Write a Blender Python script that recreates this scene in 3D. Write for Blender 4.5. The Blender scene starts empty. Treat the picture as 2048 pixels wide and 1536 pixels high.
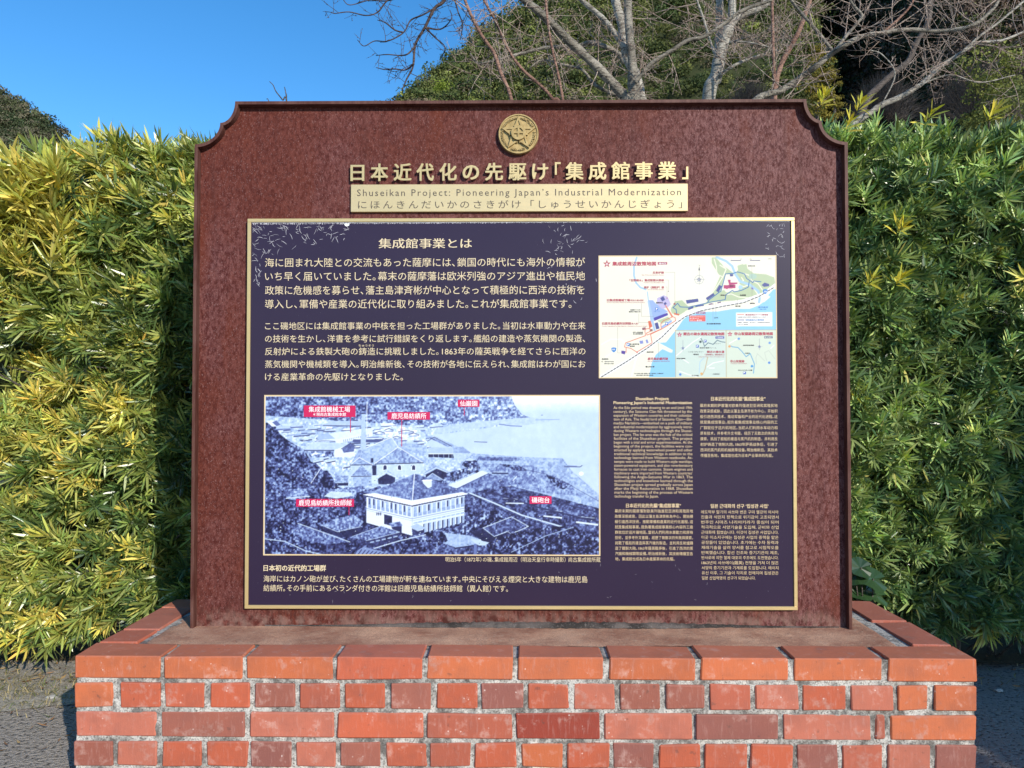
import bpy, math, random
import numpy as np
from mathutils import Vector, Matrix
R = math.radians
random.seed(7); rng = np.random.default_rng(7)
scene = bpy.context.scene
COL = scene.collection
PI = math.pi

# ------------------------------------------------------------------ camera
FPX = 1540.0                       # focal length in photograph pixels (2048 wide)
CZ = 0.961
YAW, PITCH = R(0.60), math.atan(34/FPX)
SHY = 8/2048
cam_d = bpy.data.cameras.new('camera'); cam = bpy.data.objects.new('camera', cam_d); COL.objects.link(cam)
cam.location = (0, 0, CZ); cam.rotation_euler = (PI/2+PITCH, 0, YAW)
cam_d.sensor_width = 36; cam_d.lens = 36*FPX/2048; cam_d.shift_y = SHY
cam_d.clip_start = .05; cam_d.clip_end = 3000
scene.camera = cam
_fw = np.array((-math.sin(YAW)*math.cos(PITCH), math.cos(YAW)*math.cos(PITCH), math.sin(PITCH)))
_rt = np.array((math.cos(YAW), math.sin(YAW), 0.)); _up = np.cross(_rt, _fw)
def P(px, py, Y):
    """point of the plane y = Y that the photograph shows at (px, py)"""
    d = _fw + _rt*((px-1024)/FPX) + _up*(-(py-768-SHY*2048)/FPX)
    return d[0]/d[1]*Y, CZ + d[2]/d[1]*Y
# ------------------------------------------------------------------ sky and sun
SUN_EL, SUN_AZ = R(23.6), R(33.0)     # sun behind the camera, 33 degrees to its right
world = bpy.data.worlds.new('World'); scene.world = world; world.use_nodes = True
wn = world.node_tree
bg = wn.nodes['Background']; sky = wn.nodes.new('ShaderNodeTexSky'); sky.sky_type = 'NISHITA'
sky.sun_disc = False; sky.sun_elevation = SUN_EL; sky.sun_rotation = PI - SUN_AZ
sky.air_density = 1.0; sky.dust_density = .1; sky.ozone_density = 3.5; sky.altitude = 0
hs = wn.nodes.new('ShaderNodeHueSaturation'); hs.inputs['Saturation'].default_value = 1.27
wn.links.new(sky.outputs[0], hs.inputs['Color']); wn.links.new(hs.outputs[0], bg.inputs[0]); bg.inputs[1].default_value = .15
sun_d = bpy.data.lights.new('sun', 'SUN'); sun_d.energy = 3.8; sun_d.angle = R(.5); sun_d.color = (1, .93, .82)
sun = bpy.data.objects.new('sun', sun_d); COL.objects.link(sun)
to_sun = Vector((math.sin(SUN_AZ)*math.cos(SUN_EL), -math.cos(SUN_AZ)*math.cos(SUN_EL), math.sin(SUN_EL)))
sun.rotation_euler = to_sun.to_track_quat('Z', 'Y').to_euler(); sun.location = to_sun*20
scene.view_settings.view_transform = 'Standard'; scene.view_settings.look = 'None'
scene.view_settings.exposure = 0.45; scene.view_settings.gamma = 1
scene.view_settings.use_curve_mapping = False
scene.cycles.max_bounces = 6; scene.cycles.transparent_max_bounces = 6
scene.cycles.sample_clamp_indirect = 4

# ------------------------------------------------------------------ helpers
def s2l(c):
    c = np.asarray(c, float)/255
    return np.where(c <= .04045, c/12.92, ((c+.055)/1.055)**2.4)
def root_loc(o):
    while o.parent: o = o.parent
    return np.array(o.location)
def mk(name, V, F, mat=None, parent=None, col=None, smooth=False, origin=None, color=None, **props):
    """one mesh object; V in world coordinates, F an array of tris/quads or a list of faces"""
    V = np.asarray(V, float)
    me = bpy.data.meshes.new(name)
    o = bpy.data.objects.new(name, me); COL.objects.link(o)
    base = np.zeros(3)
    if parent is not None:
        o.parent = parent; base = root_loc(parent)
    if origin is not None:
        o.location = np.asarray(origin, float) - base; base = np.asarray(origin, float)
    Vl = V - base
    if isinstance(F, np.ndarray):
        n, k = F.shape
        me.vertices.add(len(Vl)); me.vertices.foreach_set('co', Vl.astype(np.float32).ravel())
        me.loops.add(n*k); me.loops.foreach_set('vertex_index', F.astype(np.int32).ravel())
        me.polygons.add(n); me.polygons.foreach_set('loop_start', np.arange(0, n*k, k, dtype=np.int32))
        me.update(calc_edges=True)
    else:
        me.from_pydata([tuple(v) for v in Vl], [], F); me.update()
    if col is not None:
        a = me.color_attributes.new('Col', 'FLOAT_COLOR', 'POINT')
        c = np.ones((len(Vl), 4), np.float32); c[:, :3] = col
        a.data.foreach_set('color', c.ravel())
    if smooth: me.polygons.foreach_set('use_smooth', np.ones(len(me.polygons), bool))
    if mat: me.materials.append(mat)
    if color is not None: o.color = (*color, 1)
    for k_, v_ in props.items(): o[k_] = v_
    return o
def empty(name, loc, label, category, group=None):
    o = bpy.data.objects.new(name, None); COL.objects.link(o); o.location = loc
    o.empty_display_size = .1
    o['label'] = label; o['category'] = category
    if group: o['group'] = group
    return o
class MB:
    def __init__(s): s.v = []; s.f = []; s.c = []; s.n = 0
    def add(s, V, F, c=None):
        V = np.asarray(V, float)
        s.v.append(V); s.f += [tuple(i+s.n for i in f) for f in F]
        if c is not None: s.c.append(np.tile(np.asarray(c, float), (len(V), 1)))
        s.n += len(V)
    def box(s, x0, x1, y0, y1, z0, z1, c=None):
        V = [(x, y, z) for x in (x0, x1) for y in (y0, y1) for z in (z0, z1)]
        s.add(V, [(0, 1, 3, 2), (4, 6, 7, 5), (0, 4, 5, 1), (2, 3, 7, 6), (0, 2, 6, 4), (1, 5, 7, 3)], c)
    def build(s, name, mat, parent=None, **k):
        return mk(name, np.concatenate(s.v), s.f, mat, parent, col=np.concatenate(s.c) if s.c else None, **k)
class AB:
    """array builder for many faces of one size"""
    def __init__(s): s.v = []; s.f = []; s.c = []; s.n = 0
    def add(s, V, F, c=None):
        s.v.append(V); s.f.append(F+s.n); s.n += len(V)
        if c is not None: s.c.append(np.broadcast_to(np.asarray(c, float), (len(V), 3)))
    def build(s, name, mat, parent=None, **k):
        return mk(name, np.concatenate(s.v), np.concatenate(s.f), mat, parent,
                  col=np.concatenate(s.c) if s.c else None, **k)
def vnoise(shape, cell, seed=0, octaves=1):
    """value noise on a grid (H, W) with features of `cell` grid steps"""
    r = np.random.default_rng(seed); H, W = shape; out = np.zeros(shape); amp = 1; tot = 0
    for o in range(octaves):
        c = max(cell/2**o, 1.0); gh, gw = int(H/c)+3, int(W/c)+3
        g = r.random((gh, gw)); y = np.arange(H)/c; x = np.arange(W)/c
        yi, xi = y.astype(int), x.astype(int); fy, fx = y-yi, x-xi
        fy = (fy*fy*(3-2*fy))[:, None]; fx = (fx*fx*(3-2*fx))[None]
        a = g[np.ix_(yi, xi)]; b = g[np.ix_(yi, xi+1)]; c_ = g[np.ix_(yi+1, xi)]; d = g[np.ix_(yi+1, xi+1)]
        out += amp*((a*(1-fx)+b*fx)*(1-fy)+(c_*(1-fx)+d*fx)*fy); tot += amp; amp *= .5
    return out/tot

# ------------------------------------------------------------------ materials
class NT:
    def __init__(s, name):
        s.m = bpy.data.materials.new(name); s.m.use_nodes = True; s.t = s.m.node_tree
        s.b = s.t.nodes['Principled BSDF']; s.out = s.t.nodes['Material Output']
        s._pos = None
    def n(s, typ, **k):
        x = s.t.nodes.new('ShaderNode'+typ)
        for a, b in k.items(): setattr(x, a, b)
        return x
    def l(s, a, b): s.t.links.new(a, b)
    def put(s, sock, v):
        if isinstance(v, (int, float)): sock.default_value = v
        elif isinstance(v, (tuple, list, np.ndarray)):
            v = list(v); sock.default_value = v if len(v) == len(sock.default_value) else (*v, 1)
        else: s.l(v, sock)
    def pos(s):
        if s._pos is None: s._pos = s.n('NewGeometry').outputs['Position']
        return s._pos
    def map(s, sc, src=None):
        m = s.n('Mapping'); m.inputs['Scale'].default_value = sc if hasattr(sc, '__len__') else (sc,)*3
        s.l(src or s.pos(), m.inputs['Vector']); return m.outputs[0]
    def noise(s, scale, detail=3, rough=.55, vec=None, sc=None, dist=0):
        x = s.n('TexNoise'); x.inputs['Scale'].default_value = scale; x.inputs['Detail'].default_value = detail
        x.inputs['Roughness'].default_value = rough; x.inputs['Distortion'].default_value = dist
        s.l(s.map(sc) if sc else (vec or s.pos()), x.inputs['Vector']); return x.outputs['Fac']
    def voro(s, scale, feature='F1', sc=None):
        x = s.n('TexVoronoi', feature=feature); x.inputs['Scale'].default_value = scale
        s.l(s.map(sc) if sc else s.pos(), x.inputs['Vector']); return x
    def ramp(s, f, stops):
        x = s.n('ValToRGB'); e = x.color_ramp.elements
        while len(e) < len(stops): e.new(.5)
        for el, (p, c) in zip(e, stops):
            el.position = p; el.color = (*c, 1) if hasattr(c, '__len__') else (c, c, c, 1)
        s.l(f, x.inputs[0]); return x.outputs[0]
    def mix(s, f, a, b, mode='MIX'):
        x = s.n('Mix', data_type='RGBA', blend_type=mode)
        s.put(x.inputs[0], f); s.put(x.inputs[6], a); s.put(x.inputs[7], b); return x.outputs[2]
    def math(s, op, a, b=0):
        x = s.n('Math', operation=op); s.put(x.inputs[0], a); s.put(x.inputs[1], b); return x.outputs[0]
    def bump(s, h, dist, strength=1, normal=None):
        x = s.n('Bump'); x.inputs['Distance'].default_value = dist; x.inputs['Strength'].default_value = strength
        s.l(h, x.inputs['Height'])
        if normal is not None: s.l(normal, x.inputs['Normal'])
        s.l(x.outputs[0], s.b.inputs['Normal']); return x.outputs[0]
    def set(s, **k):
        names = {'color': 'Base Color', 'rough': 'Roughness', 'metal': 'Metallic', 'spec': 'Specular IOR Level',
                 'coat': 'Coat Weight', 'coatr': 'Coat Roughness', 'trans': 'Transmission Weight'}
        for a, v in k.items(): s.put(s.b.inputs[names[a]], v)
        return s
def plain(name, c, rough=.6, metal=0, spec=.5):
    t = NT(name); t.set(color=c, rough=rough, metal=metal, spec=spec); return t.m

# rusty steel of the sign
t = NT('rusted_steel')
n1 = t.noise(170, 5, .78, sc=(1, 1, .5)); n2 = t.noise(1.9, 4, .6); n3 = t.noise(9, 4, .6, sc=(1.3, 1, .3)); n4 = t.noise(430, 2, .6, sc=(1, 1, .6))
n5 = t.noise(38, 3, .6)
red = t.mix(t.ramp(n1, [(.40, 0), (.60, 1)]), (.062, .011, .007), (.130, .035, .024))
mau = t.mix(t.ramp(n1, [(.42, 0), (.58, 1)]), (.058, .011, .010), (.165, .066, .062))
gp = t.n('SeparateXYZ'); t.l(t.pos(), gp.inputs[0])
n2 = t.math('ADD', n2, t.math('MULTIPLY', gp.outputs[0], .11))
c = t.mix(t.ramp(n2, [(.40, 0), (.58, 1)]), red, mau)
c = t.mix(t.ramp(n5, [(.5, 0), (.68, .45)]), c, red)
c = t.mix(t.ramp(n3, [(.56, 0), (.74, .6)]), c, (.115, .022, .008))
c = t.mix(t.ramp(n4, [(.6, 0), (.72, .55)]), c, (.33, .20, .19))
foot = t.ramp(gp.outputs[2], [(.36, 1), (.44, 0)]); n6 = t.noise(75, 3, .6, sc=(1.2, 1, .35))
c = t.mix(t.math('MULTIPLY', foot, t.ramp(n6, [(.50, 0), (.56, .9)])), c, (.055, .016, .012))
c = t.mix(t.math('MULTIPLY', t.ramp(gp.outputs[2], [(.36, 1), (.40, 0)]), t.ramp(n5, [(.4, 0), (.6, .5)])), c, (.27, .17, .14))
n7 = t.noise(26, 3, .6, sc=(1, 1, .05)); c = t.mix(t.ramp(n7, [(.56, 0), (.7, .35)]), c, (.06, .018, .014))
t.set(color=c, rough=t.ramp(n1, [(.3, .7), (.7, .5)]), spec=.16)
t.bump(n1, .0003, .3); M_RUST = t.m
# same steel, streaked near its foot
t = NT('rusted_steel_edge')
n1 = t.noise(90, 4, .6, sc=(1, 1, .12)); n2 = t.noise(9, 3)
c = t.mix(t.ramp(n1, [(.4, 0), (.65, 1)]), (.06, .016, .011), (.11, .045, .033))
c = t.mix(t.ramp(n2, [(.45, 0), (.65, .4)]), c, (.15, .075, .06))
t.set(color=c, rough=.6, spec=.3); t.bump(n1, .0005, .6); M_EDGE = t.m
# pale champagne metal
t = NT('champagne_metal')
n1 = t.noise(35, 3, .6, sc=(1, 1, 9)); n2 = t.noise(6, 2)
t.set(color=t.mix(n2, (.58, .43, .19), (.66, .50, .25)), rough=t.ramp(n1, [(.3, .3), (.7, .42)]), metal=.45, spec=.5)
M_GOLD = t.m
t = NT('aged_brass')
n1 = t.noise(60, 4, .6); n2 = t.noise(14, 2)
t.set(color=t.mix(t.ramp(n1, [(.35, 0), (.7, 1)]), (.30, .205, .075), (.46, .335, .14)), rough=.48, metal=.45); M_BRASS = t.m
t = NT('plate_metal')
n1 = t.noise(30, 3, .6, sc=(1, 1, 12)); n2 = t.noise(5, 2)
t.set(color=t.mix(n2, (.56, .44, .23), (.64, .51, .29)), rough=t.ramp(n1, [(.3, .34), (.7, .44)]), metal=.35)
M_PLATE = t.m
# purple panel sheet
t = NT('purple_panel_sheet')
n1 = t.noise(3, 3, .5); n2 = t.noise(240, 2, .6)
c = t.mix(n1, (.022, .0135, .035), (.031, .019, .043))
c = t.mix(t.ramp(n2, [(.72, 0), (.8, .35)]), c, (.35, .33, .36))
t.set(color=c, rough=.3, spec=.28); M_PANEL = t.m
M_TEXT = plain('gold_lettering', (.62, .47, .27), .5)
M_TEXT2 = plain('pale_lettering', (.64, .52, .33), .5)
M_DARKTXT = plain('engraved_dark', (.075, .06, .045), .6)
M_RED = plain('tag_red', (.50, .006, .08), .5)
M_WHITE = plain('print_white', (.85, .85, .85), .5)
M_CRACK = plain('peeled_film', (.50, .48, .52), .6)
t = NT('colour_print')
at = t.n('VertexColor'); at.layer_name = 'Col'; t.set(color=at.outputs[0], rough=.38, spec=.45); M_PRINT = t.m
# brick
t = NT('fired_brick')
oi = t.n('ObjectInfo'); base = oi.outputs['Color']
n1 = t.noise(14, 4, .6); n2 = t.noise(120, 3, .7, sc=(1, 1, .18)); n3 = t.noise(28, 4, .65); n4 = t.noise(300, 2)
c = t.mix(t.ramp(n1, [(.3, 0), (.7, .55)]), base, t.mix(1., base, (1.2, .97, .85), 'MULTIPLY'))
c = t.mix(t.ramp(n1, [(.3, .3), (.5, 0)]), c, (.22, .07, .055))
c = t.mix(t.ramp(n2, [(.55, 0), (.78, .34)]), c, (.50, .30, .26))
c = t.mix(t.ramp(n3, [(.56, 0), (.74, .5)]), c, (.60, .42, .36))
v = t.voro(55); sp = t.ramp(v.outputs['Distance'], [(.04, 1), (.13, 0)]); 
c = t.mix(t.math('MULTIPLY', sp, t.ramp(n3, [(.5, 0), (.56, .8)])), c, (.74, .62, .56))
c = t.mix(t.ramp(t.noise(60, 3, .6), [(.67, 0), (.72, .45)]), c, (.10, .055, .045))
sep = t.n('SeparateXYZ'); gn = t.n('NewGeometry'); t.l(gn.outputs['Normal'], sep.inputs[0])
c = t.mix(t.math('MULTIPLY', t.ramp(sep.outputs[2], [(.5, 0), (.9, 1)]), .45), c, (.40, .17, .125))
c = t.mix(t.ramp(t.noise(7, 4, .7), [(.54, 0), (.72, .5)]), c, (.16, .075, .06))
t.set(color=c, rough=t.ramp(n1, [(.3, .6), (.7, .75)]), spec=.3)
t.bump(t.math('ADD', t.math('MULTIPLY', n4, .5), n2), .0012, .5); M_BRICK = t.m
t = NT('mortar')
n1 = t.noise(22, 5, .7); n2 = t.noise(260, 3, .7); n3 = t.noise(90, 3, .6)
c = t.mix(t.ramp(n1, [(.40, 0), (.58, 1)]), (.16, .148, .135), (.54, .515, .47))
c = t.mix(t.ramp(n2, [(.5, 0), (.66, .85)]), c, (.07, .062, .055))
c = t.mix(t.ramp(n3, [(.58, 0), (.68, .7)]), c, (.09, .08, .07))
t.set(color=c, rough=.95, spec=.1); t.bump(t.math('ADD', n2, n3), .002, .9); M_MORTAR = t.m
t = NT('sandy_bed')
n1 = t.noise(5, 4, .65); n2 = t.noise(330, 3, .7); n3 = t.noise(70, 3)
c = t.mix(t.ramp(n1, [(.35, 0), (.65, 1)]), (.32, .145, .095), (.64, .39, .26))
c = t.mix(t.ramp(n2, [(.48, 0), (.62, .6)]), c, (.17, .10, .07))
c = t.mix(t.ramp(n3, [(.56, 0), (.72, .5)]), c, (.52, .37, .27))
t.set(color=c, rough=.95, spec=.1); t.bump(t.math('ADD', n2, n3), .002, .8); M_BED = t.m
t = NT('dark_sealing_mortar')
n2 = t.noise(220, 3, .7); n1 = t.noise(12, 3)
c = t.mix(t.ramp(n1, [(.45, 0), (.6, .8)]), (.028, .023, .02), (.12, .10, .09))
c = t.mix(t.ramp(n2, [(.56, 0), (.68, .5)]), c, (.24, .21, .19))
t.set(color=c, rough=.95); t.bump(n2, .002, 1); M_SEAL = t.m
# ground
t = NT('asphalt')
n1 = t.noise(1.3, 4); n2 = t.noise(62, 3, .7, sc=(1, 1.2, 1)); n3 = t.noise(300, 3, .7); v = t.voro(60)
c = t.mix(n1, (.43, .38, .335), (.58, .52, .46))
c = t.mix(t.ramp(n2, [(.36, 1), (.46, 0)]), c, (.09, .082, .08))
c = t.mix(t.ramp(n3, [(.58, 0), (.72, .6)]), c, (.5, .48, .46))
t.set(color=c, rough=.9, spec=.2)
t.bump(t.math('ADD', t.math('MULTIPLY', n2, 2.2), t.math('MULTIPLY', n3, .3)), .022, 1.); M_ASPH = t.m
t = NT('worn_concrete')
n1 = t.noise(3, 4); n2 = t.noise(160, 4, .7); n3 = t.noise(26, 4, .7)
c = t.mix(n1, (.40, .36, .30), (.56, .51, .43))
c = t.mix(t.ramp(n2, [(.4, .7), (.55, 0)]), c, (.10, .09, .075))
c = t.mix(t.ramp(n3, [(.52, 0), (.66, .6)]), c, (.13, .115, .085))
t.set(color=c, rough=.95, spec=.15); t.bump(t.math('ADD', n2, n3), .005, .8); M_CONC = t.m
t = NT('soil')
n1 = t.noise(9, 5, .7); n2 = t.noise(120, 3)
t.set(color=t.mix(n1, (.05, .038, .024), (.13, .10, .06)), rough=1, spec=.05); t.bump(n2, .01, .8); M_SOIL = t.m
# foliage: colour attribute times object colour, a little light passing through
def leafmat(name, rough, spec, trans, tint=(1, 1, 1)):
    t = NT(name); at = t.n('VertexColor'); at.layer_name = 'Col'; oi = t.n('ObjectInfo')
    c = t.mix(1., at.outputs[0], oi.outputs['Color'], 'MULTIPLY')
    t.set(color=c, rough=rough, spec=spec)
    if trans:
        tr = t.n('BsdfTranslucent'); t.l(t.mix(1., c, (1.25, 1.2, .5), 'MULTIPLY'), tr.inputs[0])
        mx = t.n('MixShader'); mx.inputs[0].default_value = trans
        t.l(t.b.outputs[0], mx.inputs[1]); t.l(tr.outputs[0], mx.inputs[2]); t.l(mx.outputs[0], t.out.inputs[0])
    return t.m
M_LEAF = leafmat('hedge_leaf', .33, .75, .2)
M_WOODS = leafmat('forest_leaf', .7, .2, .15)
M_DRY = leafmat('dry_leaf', .8, .2, .1)
def bark(name, a, b, dark, sc=38):
    t = NT(name); n1 = t.noise(sc, 4, .7, sc=(.5, .5, 2.4)); n2 = t.noise(5, 4, .6); n3 = t.noise(sc*2.6, 2)
    c = t.mix(t.ramp(n2, [(.35, 0), (.65, 1)]), a, b)
    c = t.mix(t.ramp(n1, [(.50, 0), (.58, .9)]), c, dark)
    c = t.mix(t.ramp(n3, [(.6, 0), (.68, .5)]), c, tuple(min(.7, 1.7*q) for q in b))
    t.set(color=c, rough=.75, spec=.25); t.bump(t.math('ADD', n1, n3), .006, .7); return t.m
M_BARK = bark('cherry_bark', (.13, .115, .09), (.30, .27, .22), (.04, .033, .026))
M_BARKW = bark('pale_bark', (.22, .20, .165), (.42, .39, .33), (.06, .05, .04), 30)
M_BARKD = bark('dark_bark', (.055, .045, .038), (.13, .105, .09), (.03, .025, .02))
M_BARKR = bark('red_bark', (.15, .075, .05), (.32, .19, .14), (.07, .035, .028))
M_TWIG = bark('twig_bark', (.28, .20, .155), (.46, .37, .30), (.12, .07, .05))
M_TWIGD = bark('dark_twig_bark', (.05, .038, .035), (.10, .07, .06), (.03, .02, .02))

# ------------------------------------------------------------------ ground
g = MB(); g.add([(-900, -900, 0), (900, -900, 0), (900, 900, 0), (-900, 900, 0)], [(0, 1, 2, 3)])
g.build('ground', M_ASPH, kind='structure')
nx, ny = 90, 16
xs = np.linspace(-6, 6, nx); V = []
e = rng.normal(0, .010, nx)+.03*np.sin(xs*5.3)+.018*np.sin(xs*13.1+1)
for j in range(ny):
    y = 2.44+(3.6-2.44)*j/(ny-1)
    for i in range(nx): V.append((-7+(xs[i]+6)*.51, y+(e[i] if j == 0 else 0), .004+(.004 if j else 0)))
F = [(j*nx+i, j*nx+i+1, (j+1)*nx+i+1, (j+1)*nx+i) for j in range(ny-1) for i in range(nx-1)]
mk('concrete_verge', V, F, M_CONC, kind='structure')
V = []; ysr = np.linspace(2.86, 4.2, 24)
for y in ysr:
    for x in xs: V.append((x, y, .016+.035*abs(math.sin(x*7.1+y*5))*min(1, (y-2.86)*6)))
mk('soil_bed', V, [(j*nx+i, j*nx+i+1, (j+1)*nx+i+1, (j+1)*nx+i) for j in range(23) for i in range(nx-1)], M_SOIL, smooth=True, kind='structure')

# ------------------------------------------------------------------ brick plinth
H0 = .350                            # top of the plinth
YF, YB = 1.878, 2.432                # front and back faces
def fx(px, y=1400): return P(px, y, YF)[0]
def fz(py, px=1040): return P(px, py, YF)[1]
XL, XR = P(149, 1340, YF)[0], P(1953, 1340, YF)[0]
plinth = empty('brick_plinth', ((XL+XR)/2, (YF+YB)/2, 0), 'low orange brick plinth with pale mortar carrying the rusty sign', 'plinth')
def chamfer_box(x0, x1, y0, y1, z0, z1, b, jit=.0008):
    c = ((x0+x1)/2, (y0+y1)/2, (z0+z1)/2); h = ((x1-x0)/2, (y1-y0)/2, (z1-z0)/2)
    V = []; idx = {}
    for sx in (-1, 1):
        for sy in (-1, 1):
            for sz in (-1, 1):
                j = rng.normal(0, jit, 3)
                for a in range(3):
                    d = [h[0]-b, h[1]-b, h[2]-b]; d[a] = h[a]
                    idx[(sx, sy, sz, a)] = len(V)
                    V.append((c[0]+sx*d[0]+j[0], c[1]+sy*d[1]+j[1], c[2]+sz*d[2]+j[2]))
    F = []
    for a in range(3):
        o1, o2 = [k for k in range(3) if k != a]
        for s in (-1, 1):
            q = []
            for u, v in ((-1, -1), (1, -1), (1, 1), (-1, 1)):
                k = [0, 0, 0]; k[a] = s; k[o1] = u; k[o2] = v; q.append(idx[(*k, a)])
            F.append(tuple(q))
    for a in range(3):                # edges parallel to axis a
        o1, o2 = [k for k in range(3) if k != a]
        for u in (-1, 1):
            for v in (-1, 1):
                k0 = [0]*3; k0[a] = -1; k0[o1] = u; k0[o2] = v; k1 = list(k0); k1[a] = 1
                F.append((idx[(*k0, o1)], idx[(*k1, o1)], idx[(*k1, o2)], idx[(*k0, o2)]))
    for sx in (-1, 1):
        for sy in (-1, 1):
            for sz in (-1, 1): F.append(tuple(idx[(sx, sy, sz, a)] for a in range(3)))
    return V, F, c
def fixn(o):
    import bmesh
    bm = bmesh.new(); bm.from_mesh(o.data); bmesh.ops.recalc_face_normals(bm, faces=bm.faces); bm.to_mesh(o.data); bm.free()
TINT = {'o': (.46, .132, .056), 'r': (.42, .102, .052), 'b': (.27, .095, .068), 'm': (.235, .088, .07), 'd': (.25, .045, .028),
        'p': (.40, .13, .085), 'q': (.35, .098, .06)}
def brick(x0, x1, y0, y1, z0, z1, tint):
    V, F, c = chamfer_box(x0, x1, y0, y1, z0, z1, rng.uniform(.0018, .0036), .0011)
    k = np.array(TINT[tint])*rng.uniform(.9, 1.1)
    o = mk('brick', V, F, M_BRICK, plinth, origin=c, color=tuple(k)); fixn(o); return o
rows = [  # z top, z bottom, depth, spans in photograph pixels, tints
    (1311, 1360, .098, [(149, 320), (328, 483), (493, 664), (673, 844), (854, 1026), (1036, 1207), (1219, 1391), (1402, 1576), (1588, 1764), (1777, 1953)], 'oooroooooo'),
    (1368.5, 1418.5, .21, [(148, 225), (242, 320), (329, 408), (420, 499), (510, 590), (600, 680), (689, 771), (782, 861), (872, 954), (964, 1046), (1056, 1137), (1148, 1230), (1240, 1320), (1332, 1409), (1421, 1501), (1511, 1596), (1607, 1692), (1702, 1786), (1796, 1855), (1868, 1953)], 'orrrbqrbrmrpbbqprpoo'),
    (1427.5, 1478, .098, [(149, 312), (323, 488), (498, 667), (675, 847), (854, 1025), (1032, 1200), (1209, 1384), (1392, 1556), (1567, 1742), (1750, 1771), (1782, 1953)], 'pbprqdpmpqo'),
    (1487, 1536, .21, [(147, 225), (235, 313), (325, 403), (413, 495), (501, 582), (592, 672), (681, 761), (772, 853), (861, 941), (950, 1032), (1043, 1125), (1135, 1217), (1227, 1307), (1318, 1400), (1410, 1493), (1502, 1585), (1595, 1676), (1685, 1765), (1777, 1861), (1871, 1953)], 'bprrmpbrqrormrrrmqpm'),
    (1546, 1597, .098, [(149+i*180.5, 149+i*180.5+171) for i in range(10)], 'prqbropqrp'),
]
for zt, zb, dep, spans, tints in rows:
    for (a, b), tn in zip(spans, tints):
        xa, xb = fx(a, zt), fx(b, zt)
        z1, z0 = fz(zt), max(fz(zb), .004)
        if zt == 1311: z1 = H0
        o_ = rng.uniform(-.0012, .0012)
        brick(xa, xb, YF+o_, YF+dep, z0, z1, tn)
# side returns and back, every course
XL0, XR0 = fx(149, 1340), fx(1953, 1340)
for k, (zt, zb, dep, spans, tints) in enumerate(rows):
    z1, z0 = (H0 if k == 0 else fz(zt)), max(fz(zb), .004)
    ys = ([(1.988, 2.098), (2.107, 2.322), (2.331, YB)], [(1.984, 2.196), (2.206, YB)]) if k == 0 else \
         (([(YF+dep+.01, YF+dep+.22), (YF+dep+.23, YB)],)*2 if dep < .15 else ([(YF+dep+.01, YF+dep+.115), (YF+dep+.125, YB-.11), (YB-.10, YB)],)*2)
    for side, lst in enumerate(ys):
        for a, b in lst:
            if side == 0: brick(XL0, XL0+.100, a, b, z0, z1, random.choice('qpro'))
            else: brick(XR0-.100, XR0, a, b, z0, z1, random.choice('qpro'))
    if k == 0:
        n = 9; w = (XR0-XL0-.22)/n
        for i in range(n): brick(XL0+.11+i*w, XL0+.11+(i+1)*w-.01, YB-.10, YB, z0, z1, random.choice('qpr'))
# mortar: uneven sheet between the front bricks, and a core
nx, nz = 560, 90
gx = np.linspace(XL0+.004, XR0-.004, nx); gz = np.linspace(0, H0-.004, nz)
dsp = (vnoise((nz, nx), 5, 3, 2)-.5)*.0048 + (vnoise((nz, nx), 40, 4)-.5)*.003
X, Z = np.meshgrid(gx, gz); Yg = YF+.0048+dsp
idx = np.arange(nx*nz).reshape(nz, nx)
F = np.stack([idx[:-1, :-1], idx[:-1, 1:], idx[1:, 1:], idx[1:, :-1]], -1).reshape(-1, 4)
mk('mortar_joint', np.stack([X, Yg, Z], -1).reshape(-1, 3), F, M_MORTAR, plinth, smooth=True)
m = MB(); m.box(XL0+.007, XR0-.007, YF+.011, YB-.006, 0, H0-.006); m.build('mortar_core', M_MORTAR, plinth)
# sandy bed on top, gently uneven, kept off the side copings
nx, ny = 240, 44
gx = np.linspace(XL0+.108, XR0-.112, nx); gy = np.linspace(YF+.1, YB-.105, ny)
X, Y = np.meshgrid(gx, gy); Zb = H0-.0035+(vnoise((ny, nx), 9, 8, 3)-.5)*.006
Zb[:, 0] -= .004; Zb[:, -3:] -= .006; Zb[:, :3] -= .002
idx = np.arange(nx*ny).reshape(ny, nx)
F = np.stack([idx[:-1, :-1], idx[:-1, 1:], idx[1:, 1:], idx[1:, :-1]], -1).reshape(-1, 4)
mk('mortar_bed', np.stack([X, Y, Zb], -1).reshape(-1, 3), F, M_BED, plinth, smooth=True)

# ------------------------------------------------------------------ sign body
YP = 2.150                            # face of the steel sheet
LIP = .023; YL = YP-LIP; YBK = YP+.055
def arc(c, rx, ry, a0, a1, n=12):
    return [(c[0]+rx*math.cos(R(a0+(a1-a0)*i/n)), c[1]+ry*math.sin(R(a0+(a1-a0)*i/n))) for i in range(n+1)]
def L(px, py): return P(px, py, YL)
zb = H0-.006
p1, p2, p3, p4 = L(469.5, 204.5), L(437.5, 247), L(388, 291.5), L(381.5, 1247)
q1, q2, q3, q4 = L(1612, 196), L(1640, 239.5), L(1697, 281), L(1703, 1251)
xl = (p3[0]+p4[0])/2; xr = (q3[0]+q4[0])/2; zt = (p1[1]+q1[1])/2
zc_ = (p2[1]+q2[1])/2; zs = (p3[1]+q3[1])/2
wl1 = p1[0]-p2[0]; wl2 = p2[0]-xl; mid = (xl+xr)/2
hw = (xr-xl)/2; a1 = ((q1[0]-p1[0])/2); a2 = ((q2[0]-p2[0])/2)
half = []                              # left half, from foot to top
half += [(-hw, zb)]
half += arc((-hw, zc_), hw-a2, zc_-zs, -90, 0, 10)
half += arc((-a2, zt), a2-a1, zt-zc_, -90, 0, 10)
def fixarc(): pass
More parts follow.
